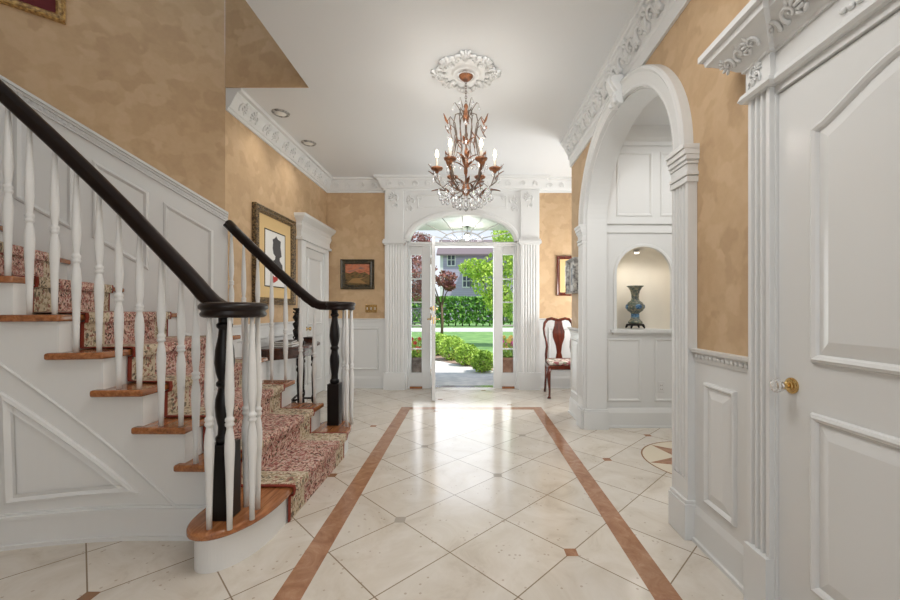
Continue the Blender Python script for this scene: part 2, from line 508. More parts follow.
# floor: tile lattice in the material, inlays as thin slabs
bm = B()
box(bm, -6, 3.6, -3, 6.12, -0.2, 0)
def inlay(pts, mi, z=0.0006):
    face(bm, [(x, y, z) for x, y in pts], mi)
inlay([(-0.775, -3), (-0.665, -3), (-0.725, 4.70), (-0.845, 4.82)], 1)
inlay([(0.765, -3), (0.880, -3), (0.880, 4.82), (0.765, 4.70)], 1)
inlay([(-0.845, 4.82), (-0.725, 4.70), (0.765, 4.70), (0.880, 4.82)], 1)
def cab(i, j, mi, s=0.042):
    u, v = -2.63+0.6*i, 1.831+0.6*j
    x, y = (u+v)/2, (v-u)/2
    inlay([(x-s, y), (x, y-s), (x+s, y), (x, y+s)] if False else [(x-s*.72, y-s*.72), (x+s*.72, y-s*.72), (x+s*.72, y+s*.72), (x-s*.72, y+s*.72)], mi, 0.0008)
for i, j, mi in ((0, 0, 2), (0, 2, 2), (-2, 2, 2), (2, 1, 1), (-1, 4, 2), (-3, 4, 2), (1, 4, 1), (1, 6, 1), (-2, 0, 3), (-4, 2, 1), (-1, -3, 3), (-4, 4, 3),
                 (-3, 6, 3), (-5, 5, 3), (2, -2, 2), (3, 5, 1), (3, 7, 3), (3, 3, 3), (-3, -2, 3), (-5, 7, 3), (-1, 7, 3)):
    cab(i, j, mi)
# star medallion under the arch
mc = (1.86, 3.1); R_ = 0.46
ring = [(mc[0]+R_*math.cos(2*PI*k/48), mc[1]+R_*math.sin(2*PI*k/48)) for k in range(48)]
ring2 = [(mc[0]+(R_-0.012)*math.cos(2*PI*k/48), mc[1]+(R_-0.012)*math.sin(2*PI*k/48)) for k in range(48)]
face(bm, [(x, y, 0.0007) for x, y in ring2], 5)
for k in range(48):
    q = (k+1) % 48
    inlay([ring[k], ring[q], ring2[q], ring2[k]], 3, 0.0009)
for k in range(6):
    a = math.radians(124+60*k)
    tip = (mc[0]+(R_-0.015)*math.cos(a), mc[1]+(R_-0.015)*math.sin(a))
    for s in (1,):
        bpt = (mc[0]+0.2*math.cos(a+s*PI/6), mc[1]+0.2*math.sin(a+s*PI/6)); b2 = (mc[0]+0.2*math.cos(a-s*PI/6), mc[1]+0.2*math.sin(a-s*PI/6))
        inlay([mc, bpt, tip, b2], 1, 0.0011)
floor = struct(obj('floor', bm, [FLOORM, BROWNMARBLE, GREYMARBLE, DARKMARBLE, WHITE, mat('medallion_cream', srgb(216, 204, 182), 0.14)], weld=False))

# ceiling: the stairwell is left open
bm = B()
prism(bm, [(-1.45, -3), (1.37, -3), (1.37, 4.57), (3.6, 4.57), (3.6, 6.2), (-2.32, 6.2), (-2.32, 3.512), (-1.45, 3.512)], CH, CH+0.3)
box(bm, 1.37, 3.6, 1.9, 4.57, 3.05, 3.15)
struct(obj('ceiling', bm, [CEIL]))
bm = B(); box(bm, -6, 1.42, -3, 4.0, 5.6, 5.7); struct(obj('ceiling.001', bm, [CEIL]))

# walls
bm = B(); box(bm, -2.32, -2.2, 3.502, 6.15, 0, CH)
wall_left = struct(obj('wall_left', bm, PAPER))
bm = B()
pprism(bm, SW, [(0, 0), (4.4, 0), (4.4, 5.6), (0, 5.6)], -0.12, 0)
box(bm, -2.199, -1.45, 3.5, 3.511, CH, 5.6); box(bm, -1.45, -1.0, 3.5, 3.511, CH+0.3, 5.6)
wall_stair = struct(obj('wall_stair', bm, PAPER))
bm = B()
box(bm, -2.32, -1.28, 6.0, 6.15, 0, CH); box(bm, 1.04, 3.6, 6.0, 6.15, 0, CH)
wall_far = struct(obj('wall_far', bm, PAPER))
bm = B(); box(bm, 3.0, 3.15, 1.9, 6.2, 0, CH); box(bm, 1.37, 3.1, 1.9, 2.0, 0, CH)
struct(obj('wall_alcove_side', bm, WHITE))
bm = B(); box(bm, -6.1, -6, -3, 1.2, 0, 5.6)
struct(obj('wall_stair_side', bm, PAPER))
bm = B(); box(bm, -6, -1.1, -3.1, -3, 0, 5.6); box(bm, 1.0, 1.42, -3.1, -3, 0, 5.6); box(bm, -1.1, 1.0, -3.1, -3, 2.5, 5.6); box(bm, -1.1, 1.0, -3.1, -3, 0, 0.6)
struct(obj('wall_back', bm, WHITE))

WT = 0.18
bm = B()   # right wall with door and arch openings
def xbox(y0, y1, z0, z1): box(bm, 1.19, 1.19+WT, y0, y1, z0, z1)
xbox(-3, 0.55, 0, CH); xbox(0.55, 1.48, 2.045, CH); xbox(1.48, 2.2, 0, CH); xbox(3.94, 4.57, 0, CH)
AU, AA, AS, AB = 3.07, 0.87, 2.065, 0.745
arch_fill(bm, RW, AU, AA, AS, AB, CH, -WT, 0, 40)
wall_right = struct(obj('wall_right', bm, PAPER))
bm = B()   # white reveal lining of the arch
arch_ring(bm, RW, AU, AA, AS, AB, [(-0.012, 0.012), (-0.012, -WT-0.01), (0.0, -WT-0.01), (0.0, 0.012)], 48)
pbox(bm, RW, 2.2, 2.212, 0, AS, -WT-0.01, 0.012); pbox(bm, RW, 3.928, 3.94, 0, AS, -WT-0.01, 0.012); pbox(bm, RW, 3.905, 3.93, 0, 0.185, -WT-0.02, 0.05); pbox(bm, RW, 3.915, 3.93, 0.185, 0.2, -WT-0.02, 0.03)
obj('arch_lining', bm, WHITE, wall_right)

bm = B()   # wall of the alcove, with the niche cut in
NX, NA, NS, NZ = 1.78, 0.28, 1.57, 1.0
box(bm, 1.19+WT, NX-NA, 4.0, 4.57, 0, 3.05); box(bm, NX+NA, 3.0, 4.0, 4.57, 0, 3.05)
box(bm, NX-NA, NX+NA, 4.0, 4.57, 0, NZ)
arch_fill(bm, AW, NX, NA, NS, NA, 3.05, -0.03, 0, 24)
box(bm, 1.19+WT, 3.0, 4.5, 4.57, 0, 3.05)
wall_alcove = struct(obj('wall_alcove', bm, WHITE))
bm = B()   # curved back of the niche
n = 20; dep = 0.30
R0 = []
for i in range(n+1):
    t = PI*i/n
    R0.append((NX-NA*math.cos(t), 4.0+0.02+dep*math.sin(t)))
lo = [bm.verts.new((x, y, NZ)) for x, y in R0]; hi = [bm.verts.new((x, y, NS)) for x, y in R0]
prev = hi
for i in range(n):
    f = bm.faces.new((lo[i], lo[i+1], hi[i+1], hi[i])); f.smooth = True
for k in range(1, 9):
    ph = PI/2*k/8; c_, s_ = math.cos(ph), math.sin(ph)
    cur = [bm.verts.new((NX+(x-NX)*c_, 4.02+(y-4.02)*c_, NS+NA*s_)) for x, y in R0]
    for i in range(n):
        try:
            f = bm.faces.new((prev[i], prev[i+1], cur[i+1], cur[i])); f.smooth = True
        except ValueError: pass
    prev = cur
NICHE = mat('niche_cream_paint', srgb(234, 227, 214), 0.5)
obj('niche_shell', bm, NICHE, wall_alcove)
bm = B()
arch_ring(bm, AW, NX, NA, NS, NA, [(0.0, 0), (0.0, 0.012), (0.022, 0.012), (0.03, 0.004), (0.03, 0)], 30)
for s in (-1, 1):
    a, b_ = sorted((NX+s*NA, NX+s*(NA+0.03))); pbox(bm, AW, a, b_, NZ, NS, 0, 0.012)
pbox(bm, AW, NX-NA-0.06, NX+NA+0.06, NZ-0.03, NZ, 0, 0.035); pbox(bm, AW, NX-NA-0.04, NX+NA+0.04, NZ-0.05, NZ-0.03, 0, 0.02)
obj('niche_trim', bm, WHITE, wall_alcove)
bm = B()
for u0, u1, v0, v1 in ((1.40, 1.755, 0.26, 0.91), (1.89, 2.4, 0.26, 0.91), (2.5, 2.95, 0.26, 0.91), (1.5, 1.87, 2.16, 2.82), (1.95, 2.4, 2.16, 2.82), (2.48, 2.92, 2.16, 2.82),
                       (2.2, 2.9, 1.1, 1.95)):
    panel(bm, AW, rect(u0, u1, v0, v1), [(0, 0), (0.004, 0.006), (0.016, 0.008), (0.026, 0.003), (0.03, 0)])
pbox(bm, AW, 1.37, 3.0, 1.99, 2.02, 0, 0.012); pbox(bm, AW, 1.37, 3.0, 2.08, 2.11, 0, 0.016)
moulding_run(bm, [(1.37, 4.0), (3.0, 4.0)], [(0, 2.88), (0.015, 2.88), (0.02, 2.92), (0.05, 2.95), (0.09, 3.02), (0.1, 3.05), (0, 3.05)], -1)
obj('wall_panelling', bm, WHITE, wall_alcove)
bm = B(); box(bm, 1.62, 1.9, 4.03, 4.3, 0, 0.001); bm.free()

# ---- baseboards
BP = [(0, 0), (0.035, 0), (0.035, 0.018), (0.024, 0.022), (0.022, 0.15), (0.012, 0.185), (0.006, 0.2), (0, 0.2)]
bm = B(); moulding_run(bm, [(1.19, 1.60), (1.19, 2.04)], BP, 1); moulding_run(bm, [(1.19, 4.12), (1.19, 4.57), (1.5, 4.57)], BP, 1); moulding_run(bm, [(1.19, -3), (1.19, 0.38)], BP, 1)
struct(obj('baseboard_right', bm, WHITE))
bm = B(); moulding_run(bm, [(-2.2, 3.53), (-2.2, 4.98)], BP, -1)
struct(obj('baseboard_left', bm, WHITE))
bm = B(); moulding_run(bm, [(-2.2, 6.0), (-1.28, 6.0)], BP, -1); moulding_run(bm, [(1.04, 6.0), (3.0, 6.0)], BP, -1)
struct(obj('baseboard_far', bm, WHITE))
bm = B(); moulding_run(bm, [(1.37, 3.995), (3.0, 3.995)], BP, -1)
struct(obj('baseboard_alcove', bm, WHITE))

# ---- wainscots
def chair_rail(bm, path, h, side, beads=True):
    moulding_run(bm, path, [(0, h-0.065), (0.018, h-0.065), (0.02, h-0.05), (0.024, h-0.022), (0.04, h-0.014), (0.044, h), (0, h)], side)
    if beads:
        for a, b_ in zip(path, path[1:]):
            a, b_ = Vector(a), Vector(b_); d = (b_-a); L = d.length; d.normalize(); nn = Vector((-d.y, d.x))*side
            for k in range(int(L/0.03)):
                p = a+d*(0.015+k*0.03)+nn*0.022
                ell(bm, (p.x, p.y, h-0.036), ((d.x*0.011, d.y*0.011, 0.004), (nn.x*0.012, nn.y*0.012, 0), (0, 0, 0.013)), 6, 4)
bm = B()
pbox(bm, RW, 1.60, 2.04, 0.0, 0.98, 0, 0.012); panel(bm, lambda u, v, w=0: RW(u, v, w+0.012), rect(1.72, 1.95, 0.24, 0.84), RAISED, True)
pbox(bm, RW, 4.12, 4.57, 0.0, 0.98, 0, 0.012); panel(bm, lambda u, v, w=0: RW(u, v, w+0.012), rect(4.2, 4.5, 0.26, 0.88), RAISED, True)
obj('wainscot', bm, GLOSSW, wall_right)
bm = B(); chair_rail(bm, [(1.19, 1.60), (1.19, 2.04)], 1.0, 1); chair_rail(bm, [(1.19, 4.12), (1.19, 4.57), (1.4, 4.57)], 1.0, 1)
obj('chair_rail', bm, WHITE, wall_right)
bm = B()
pbox(bm, LW, 3.53, 4.98, 0, 1.04, 0, 0.012)
for a in (3.62, 4.3):
    panel(bm, lambda u, v, w=0: LW(u, v, w+0.012), rect(a, a+0.6, 0.3, 0.92), BEAD)
obj('wainscot', bm, WHITE, wall_left)
bm = B(); chair_rail(bm, [(-2.2, 3.53), (-2.2, 4.98)], 1.06, -1, False); obj('chair_rail', bm, WHITE, wall_left)
bm = B()
pbox(bm, FW, -2.2, -1.28, 0, 1.05, 0, 0.012); panel(bm, lambda u, v, w=0: FW(u, v, w+0.012), rect(-1.98, -1.4, 0.28, 0.93), BEAD)
pbox(bm, FW, 1.04, 3.0, 0, 1.05, 0, 0.012); panel(bm, lambda u, v, w=0: FW(u, v, w+0.012), rect(1.2, 1.9, 0.28, 0.93), BEAD)
obj('wainscot', bm, WHITE, wall_far)
bm = B(); chair_rail(bm, [(-2.2, 6.0), (-1.28, 6.0)], 1.07, -1, False); chair_rail(bm, [(1.04, 6.0), (3.0, 6.0)], 1.07, -1, False)
obj('chair_rail', bm, WHITE, wall_far)

# ---- crowns
CL = [(0, 3.0), (0.016, 3.0), (0.02, 3.03), (0.034, 3.036), (0.05, 3.06), (0.085, 3.13), (0.10, 3.15), (0.105, 3.165), (0.135, 3.17), (0.14, 3.2), (0, 3.2)]
bm = B()
moulding_run(bm, [(-2.2, 3.512), (-2.2, 6.0), (-1.29, 6.0), (-1.29, 5.9), (1.05, 5.9), (1.05, 6.0), (3.0, 6.0)], CL, -1)
def slope_face(P, du):   # carved cove: runs along P's u, tilted outwards
    return lambda u, v, w=0: P(u, 3.095+(v)*0.82+w*-0.5, 0.066+v*0.55+w*0.85)
for k in range(11): scroll(bm, slope_face(LW, 1), 3.66+0.21*k, 0, 0, 0.085, 1 if k % 2 else -1)
for k in range(4): scroll(bm, slope_face(FW, 1), -2.05+0.2*k, 0, 0, 0.06, 1 if k % 2 else -1)
for k in range(12): scroll(bm, slope_face(DW, 1), -1.22+0.2*k, 0, 0, 0.06, 1 if k % 2 else -1)
for k in range(4): scroll(bm, slope_face(FW, 1), 1.2+0.2*k, 0, 0, 0.06, 1 if k % 2 else -1)
struct(obj('trim_1', bm, WHITE), 'carved white crown moulding along the left and far walls')
bm = B()
CR = [(0, 2.87), (0.018, 2.87), (0.02, 2.96), (0.03, 2.97), (0.034, 2.985), (0.03, 3.0), (0.075, 3.125), (0.085, 3.135), (0.088, 3.16), (0.10, 3.165), (0.105, 3.2), (0, 3.2)]
moulding_run(bm, [(1.19, -3.0), (1.19, 4.57), (1.7, 4.57)], CR, 1)
rs = lambda u, v, w=0: RW(u, 3.06+v*0.93-w*0.35, 0.05+v*0.37+w*0.93)
for k in range(24):
    y = 0.9+0.155*k
    scroll(bm, rs, y, 0, 0, 0.115, 1 if k % 2 else -1)
    for q in (-1, 0, 1):
        ell(bm, rs(y+0.078+q*0.018, 0.012*abs(q)-0.02, 0.012), (rs(0.012, 0, 0)-rs(0, 0, 0), rs(0, 0, 0.016)-rs(0, 0, 0), rs(q*0.012, 0.045, 0)-rs(0, 0, 0)), 6, 4)
struct(obj('trim_2', bm, WHITE), 'crown moulding with deep acanthus carving on the right wall')

# ---- arch surround: pilasters, capitals, archivolt, keystone
bm = B()
for u0, u1 in ((2.04, 2.2), (3.94, 4.10)):
    pbox(bm, RW, u0-0.01, u1+0.0, 0, 0.185, 0, 0.072); pbox(bm, RW, u0-0.005, u1, 0.185, 0.205, 0, 0.065)
    pbox(bm, RW, u0, u1, 0.2, 0.31, 0, 0.052)
    fluted(bm, RW, u0, u1, 0.31, 1.91, 0, 0.052, 4)
    for k, (v0, v1, e) in enumerate(((1.87, 1.90, 0.008), (1.905, 1.925, 0.012), (1.925, 1.965, 0.004), (1.965, 1.985, 0.010), (1.985, 2.01, 0.018), (2.01, 2.04, 0.026), (2.04, 2.066, 0.034))):
        pbox(bm, RW, u0-(min(e, 0.02) if u0 < 3 else min(e, 0.006)), u1+(e if u0 > 3 else min(e, 0.006)), v0, v1, -0.02, 0.052+e)
struct(obj('trim_3', bm, WHITE, bevel=0.003), 'fluted white pilasters with stepped capitals carrying the arch')
bm = B()
arch_ring(bm, RW, AU, AA, AS, AB, [(0.0, 0.0), (0.0, 0.046), (0.012, 0.052), (0.025, 0.05), (0.085, 0.055), (0.10, 0.068), (0.115, 0.064), (0.122, 0.05), (0.124, 0.0)], 64)
struct(obj('trim_4', bm, GLOSSW), 'broad white moulded archivolt over the alcove opening')
bm = B()
sec = [(0.04, 2.755), (0.075, 2.755), (0.10, 2.785), (0.10, 2.82), (0.09, 2.85), (0.115, 2.885), (0.135, 2.93), (0.13, 2.96), (0.04, 2.97)]
AU_, AU = AU, 2.98
for u0, u1, e in ((AU-0.06, AU-0.024, 0), (AU-0.028, AU+0.028, 0.012), (AU+0.024, AU+0.06, 0)):
    a = [bm.verts.new(RW(u0, v, w+e)) for w, v in sec]; b_ = [bm.verts.new(RW(u1, v, w+e)) for w, v in sec]
    for i in range(len(sec)):
        j = (i+1) % len(sec); bm.faces.new((a[i], a[j], b_[j], b_[i]))
    bm.faces.new(a); bm.faces.new(b_)
for s in (-1, 1): ell(bm, RW(AU+s*0.04, 2.78, 0.10), ((0, 0.022, 0), (0.02, 0, 0), (0, 0, 0.025)), 10, 6)
AU = AU_
struct(obj('trim_5', bm, WHITE, bevel=0.006), 'scrolled white keystone bracket at the crown of the arch')

# ---- right door with its casing
bm = B()
for u0, u1 in ((1.485, 1.60), (0.43, 0.545)):
    pbox(bm, RW, u0+(0.0 if u0 > 1 else -0.005), u1+(0.005 if u0 > 1 else 0.0), 0, 0.25, 0, 0.065); fluted(bm, RW, u0, u1, 0.25, 2.06, 0, 0.05, 3, gd=0.016)
pbox(bm, RW, 1.480, 1.492, 0, 2.06, -0.08, 0.03); pbox(bm, RW, 0.538, 0.55, 0, 2.06, -0.08, 0.03); pbox(bm, RW, 0.545, 1.485, 2.022, 2.075, -0.09, 0.03)
struct(obj('trim_6', bm, GLOSSW, bevel=0.002), 'fluted white casing round the panelled door on the right')
bm = B()
pp = [(1.19, 0.42), (1.135, 0.42), (1.135, 0.56), (1.155, 0.56), (1.155, 1.475), (1.135, 1.475), (1.135, 1.605), (1.19, 1.605)]
moulding_run(bm, pp, [(-0.03, 2.05), (0.012, 2.05), (0.022, 2.062), (0.014, 2.083), (0.0, 2.088), (0.0, 2.19), (-0.03, 2.19)], 1)
moulding_run(bm, pp, [(-0.03, 2.175), (0.010, 2.175), (0.012, 2.185), (0.024, 2.192), (0.05, 2.22), (0.092, 2.255), (0.105, 2.262), (0.11, 2.285), (0.125, 2.29), (0.125, 2.315), (-0.03, 2.315)], 1)
ps = lambda u, v, w=0: mkP((1.135, 0, 0), (0, 1, 0), (-1, 0, 0))(u, 2.224+v*0.75-w*0.66, 0.055+v*0.66+w*0.75)
for k in range(3): scroll(bm, ps, 1.495+0.066*k, 0, 0.0, 0.05, 1 if k % 2 else -1)
ps2 = lambda u, v, w=0: mkP((1.155, 0, 0), (0, 1, 0), (-1, 0, 0))(u, 2.224+v*0.75-w*0.66, 0.055+v*0.66+w*0.75)
for k in range(11): scroll(bm, ps2, 0.64+0.078*k, 0, 0.0, 0.058, 1 if k % 2 else -1)
pse = lambda u, v, w=0: Vector((1.135-u, 1.48-w, 2.2+v))        # leaf on the inner return of the block
fr = mkP((1.135, 0, 0), (0, 1, 0), (-1, 0, 0))
scroll(bm, fr, 1.555, 2.155, 0.002, 0.042, 1); scroll(bm, fr, 1.54, 2.118, 0.002, 0.036, -1); scroll(bm, fr, 1.575, 2.11, 0.002, 0.025, 1)
fr2 = mkP((1.155, 0, 0), (0, 1, 0), (-1, 0, 0))
for k in range(5): ell(bm, fr2(1.10+0.026*k, 2.12+0.004*math.sin(k*2), 0.004), ((0, 0.014, 0.003), (0.008, 0, 0), (0, 0, 0.011)), 6, 4)
struct(obj('trim_7', bm, GLOSSW), 'carved white entablature above the panelled door on the right')

door_2 = None
bm = B()
DP = mkP((1.172, 0, 0), (0, 1, 0), (-1, 0, 0))
pbox(bm, DP, 0.551, 1.4795, 0.012, 2.018, -0.045, 0)
RP = [(0, 0), (0.002, -0.004), (0.008, -0.012), (0.018, -0.006), (0.022, 0.008), (0.03, 0.012), (0.038, 0.006), (0.085, 0.016), (0.092, 0.018)]
RP = [(d, w+0.0) for d, w in [(0, 0), (0.004, 0.012), (0.014, 0.017), (0.024, 0.012), (0.03, 0.002), (0.075, 0.014)]]
def arched_top(u0, u1, v0, v1, rise, n=14):
    pts = [(u0, v0), (u1, v0), (u1, v1)]
    for i in range(1, n):
        t = i/n; u = u1+(u0-u1)*t
        s = math.sin(PI*t)
        pts.append((u, v1+rise*(s**1.5)))
    pts.append((u0, v1)); return pts
panel(bm, DP, arched_top(0.69, 1.335, 1.02, 1.82, 0.11), RP, True)
panel(bm, DP, rect(0.69, 1.335, 0.24, 0.85), RP, True)
door_2 = struct(obj('door_2', bm, GLOSSW), 'glossy white panelled door with an arched upper panel and a crystal knob')
bm = B()
Mx = Matrix.Rotation(-PI/2, 3, 'Y')
kc = (1.172, 1.418, 0.925)
lathe(bm, [(0.0, 0), (0.029, 0), (0.029, 0.005), (0.024, 0.007), (0.0235, 0.011), (0.017, 0.012), (0.016, 0.016), (0.009, 0.018), (0.009, 0.03), (0.014, 0.033), (0.014, 0.038), (0, 0.038)], kc, 20, M=Mx, smooth=False)
ro = obj('door_rosette', bm, BRASS, door_2); ro['label'] = 'round brass rosette and shank of the door knob'
bm = B()
lathe(bm, [(0.0, 0.036), (0.012, 0.037), (0.022, 0.045), (0.027, 0.055), (0.024, 0.066), (0.012, 0.072), (0, 0.073)], kc, 8, smooth=False, M=Mx)
kn = obj('door_knob', bm, CRYSTAL, ro); kn['label'] = 'faceted clear crystal door knob'

# ---- left hall door with pedimented casing
bm = B()
for u0, u1 in ((4.98, 5.12), (5.8, 5.94)):
    pbox(bm, LW, u0, u1, 0, 0.22, 0, 0.06); fluted(bm, LW, u0, u1, 0.22, 2.1, 0, 0.05, 3)
pbox(bm, LW, 5.12, 5.8, 2.03, 2.1, 0, 0.05)
moulding_run(bm, [(-2.2, 4.96), (-2.15, 4.96), (-2.15, 5.95), (-2.2, 5.95)], [(-0.05, 2.1), (0.03, 2.1), (0.03, 2.13), (0.01, 2.14), (0.008, 2.2), (0.03, 2.27), (0.022, 2.3), (0.03, 2.33), (0.07, 2.37), (0.085, 2.39), (0.09, 2.42), (-0.05, 2.42)], -1)
struct(obj('trim_8', bm, WHITE), 'white pedimented casing of the doorway beside the framed silhouette print')
bm = B()
LD = mkP((-2.19, 0, 0), (0, 1, 0), (1, 0, 0))
pbox(bm, LD, 5.12, 5.8, 0.01, 2.03, -0.009, 0.01)
LD2 = lambda u, v, w=0: LD(u, v, w+0.01)
panel(bm, LD2, rect(5.22, 5.7, 1.0, 1.92), RAISED, True); panel(bm, LD2, rect(5.22, 5.7, 0.2, 0.86), RAISED, True)
d3 = struct(obj('door_3', bm, WHITE), 'closed white panelled door under a pediment in the left hall wall')
bm = B(); lathe(bm, [(0, 0), (0.03, 0), (0.03, 0.006), (0.01, 0.012), (0.01, 0.035), (0.026, 0.045), (0.026, 0.06), (0, 0.07)], (-2.18, 5.19, 0.95), 14, M=Matrix.Rotation(PI/2, 3, 'Y'))
obj('door_knob', bm, BRASS, d3)

# ---- front door: surround, frame, sidelights, fan transom, leaf
DX = -0.12
bm = B()
box(bm, -1.29, DX-0.83, 5.9, 6.15, 0, CH); box(bm, DX+0.83, 1.05, 5.9, 6.15, 0, CH)
arch_fill(bm, DW, DX, 0.83, 2.24, 0.43, CH, -0.25, 0, 40)
struct(obj('wall_door_surround', bm, WHITE))
bm = B()
for u0, u1 in ((-1.29, -0.985), (0.745, 1.05)):
    pbox(bm, DW, u0-0.01, u1+0.01, 0, 0.26, 0, 0.06)
    fluted(bm, DW, u0+0.02, u1-0.02, 0.26, 2.18, 0, 0.04, 5, gd=0.01)
    pbox(bm, DW, u0, u1, 2.18, 2.2, 0, 0.06); pbox(bm, DW, u0-0.02, u1+0.02, 2.2, 2.24, 0, 0.08); pbox(bm, DW, u0-0.01, u1+0.01, 2.24, 2.265, 0, 0.065)
    pbox(bm, DW, u0+0.02, u1-0.02, 2.265, 3.0, 0, 0.03)
    c = (u0+u1)/2
    scroll(bm, lambda u, v, w=0: DW(u, v, w+0.03), c, 2.9, 0, 0.1, 1); scroll(bm, lambda u, v, w=0: DW(u, v, w+0.03), c+0.0, 2.78, 0, 0.06, -1)
    s = 1 if u0 < 0 else -1
    scroll(bm, DW, c+s*0.25, 2.86, 0, 0.09, s); scroll(bm, DW, c+s*0.21, 2.74, 0, 0.07, -s); scroll(bm, DW, c+s*0.37, 2.9, 0, 0.06, -s)
panel(bm, DW, [(DX-0.68, 2.94), (DX-0.68, 2.74), (DX+0.68, 2.74), (DX+0.68, 2.94)][::-1], [(0, 0), (0.004, 0.008), (0.012, 0.01), (0.02, 0)])
struct(obj('trim_9', bm, WHITE), 'fluted white pilasters with carved leaf brackets framing the front door')
bm = B()
arch_ring(bm, DW, DX, 0.83, 2.24, 0.43, [(-0.03, -0.14), (-0.03, 0.0), (0.0, 0.02), (0.03, 0.02), (0.05, 0.006), (0.05, 0), (0, 0), (0, -0.14)], 40)
struct(obj('trim_10', bm, WHITE), 'moulded white rim of the fan transom')

FP = mkP((0, 6.0, 0), (1, 0, 0), (0, -1, 0))
bm = B()     # frame posts, head and sills
for u0, u1 in ((DX-0.83, DX-0.80), (DX-0.61, DX-0.48), (DX+0.48, DX+0.61), (DX+0.80, DX+0.83)):
    pbox(bm, FP, u0, u1, 0, 2.19, -0.08, 0.04)
pbox(bm, FP, DX-0.83, DX+0.83, 2.17, 2.24, -0.08, 0.05); pbox(bm, FP, DX-0.83, DX+0.83, 2.2, 2.22, -0.08, 0.065)
frame = struct(obj('trim_11', bm, WHITE, bevel=0.003), 'white posts and head of the front door frame')
bm = B(); pbox(bm, FP, DX-0.48, DX+0.48, -0.01, 0.018, -0.12, 0.04)
obj('threshold', bm, CHROME, frame)
for nm, s in (('window_1', -1), ('window_2', 1)):
    a, b_ = sorted((DX+s*0.61, DX+s*0.80))
    bm = B()
    pbox(bm, FP, a, b_, 0.03, 0.23, -0.05, 0.01); pbox(bm, FP, a, b_, 2.05, 2.17, -0.05, 0.01)
    pbox(bm, FP, a, a+0.012, 0.23, 2.05, -0.05, 0.01); pbox(bm, FP, b_-0.012, b_, 0.23, 2.05, -0.05, 0.01)
    for h in (0.60, 0.96, 1.32, 1.68): pbox(bm, FP, a, b_, h-0.009, h+0.009, -0.04, 0.0)
    wn = struct(obj(nm, bm, WHITE), 'narrow sidelight %s of the open front door' % ('left' if s < 0 else 'right'))
    bm = B(); pbox(bm, FP, a, b_, 0.22, 2.06, -0.024, -0.020); obj('pane', bm, GLASS, wn)
    bm = B(); pbox(bm, FP, a, b_, 0.0, 0.03, -0.05, 0.05); o = obj('sill', bm, OAK, wn); o['label'] = 'varnished oak sill strip'
bm = B()     # fan light muntins
def ep(k, t): return (DX+k*0.81*math.cos(t), 2.24+k*0.41*math.sin(t))
def bar(bm, a, b_, r=0.009):
    tube(bm, [FP(a[0], a[1], 0.0), FP(b_[0], b_[1], 0.0)], r, 6)
for k in range(1, 8):
    t = PI*k/8; bar(bm, ep(0.40, t), ep(1.02, t))
for kk in (0.40,):
    tube(bm, [FP(*ep(kk, PI*i/24), 0.0) for i in range(25)], 0.010, 6)
for k in range(1, 6):
    t = PI*k/6; bar(bm, ep(0.06, t), ep(0.40, t), 0.006)
tube(bm, [FP(*ep(1.0, PI*i/32), 0.0) for i in range(33)], 0.014, 6)
lathe(bm, [(0, 0), (0.05, 0.0), (0.04, 0.02), (0, 0.03)], (DX, 6.0, 2.25), 12, M=Matrix.Rotation(PI/2, 3, 'X'))
wn = struct(obj('window_3', bm, WHITE), 'half elliptical fan transom over the front door')
bm = B(); pprism(bm, FP, [ep(1.0, PI*i/24) for i in range(25)], -0.03, -0.026); obj('pane', bm, GLASS, wn)

# open leaf, swung inwards
hx, hy = DX-0.475, 5.97; fx, fy = -0.497, 5.085
dv = Vector((fx-hx, fy-hy, 0)); LL = dv.length; dv.normalize(); nv = Vector((-dv.y, dv.x, 0))
LF = mkP((hx, hy, 0), dv, nv)
bm = B()
pbox(bm, LF, 0, 0.13, 0.015, 2.165, 0, 0.045); pbox(bm, LF, LL-0.13, LL, 0.015, 2.165, 0, 0.045)
pbox(bm, LF, 0.13, LL-0.13, 0.015, 0.26, 0, 0.045); pbox(bm, LF, 0.13, LL-0.13, 2.02, 2.165, 0, 0.045)
for h in (0.6, 0.95, 1.3, 1.65): pbox(bm, LF, 0.13, LL-0.13, h-0.01, h+0.01, 0.01, 0.035)
pbox(bm, LF, LL/2-0.01, LL/2+0.01, 0.26, 2.02, 0.01, 0.035)
door_1 = struct(obj('door_1', bm, GLOSSW, bevel=0.003), 'white glazed front door leaf standing open, seen edge on')
bm = B(); pbox(bm, LF, 0.13, LL-0.13, 0.26, 2.02, 0.02, 0.025); obj('pane', bm, GLASS, door_1)
bm = B()
for w0, s in ((0.045, 1), (0.0, -1)):
    a = LF(LL-0.065, 1.06, w0); pbox(bm, LF, LL-0.085, LL-0.045, 1.02, 1.13, w0-0.001 if s > 0 else -0.007, w0+0.007 if s > 0 else 0.001)
    tube(bm, [LF(LL-0.065, 1.08, w0), LF(LL-0.065, 1.08, w0+s*0.05), LF(LL-0.10, 1.08, w0+s*0.055), LF(LL-0.18, 1.075, w0+s*0.05)], 0.009, 8)
    lathe(bm, [(0, 0), (0.028, 0), (0.028, 0.01), (0.012, 0.016), (0.012, 0.03), (0, 0.03)], LF(LL-0.065, 1.22, w0), 14,
          M=Matrix((dv, Vector((0, 0, 1)), nv*s)).transposed())
pbox(bm, LF, LL-0.0005, LL+0.002, 1.02, 1.11, 0.014, 0.031); pbox(bm, LF, LL-0.0005, LL+0.002, 1.19, 1.25, 0.014, 0.031)
o = obj('door_handle', bm, BRASS, door_1); o['label'] = 'brass lever handle and deadbolt on the free edge'
bm = B()
for h in (0.25, 1.1, 1.95): tube(bm, [LF(0.0, h-0.05, -0.006), LF(0.0, h+0.05, -0.006)], 0.008, 8)
obj('hinge', bm, BRASS, door_1)

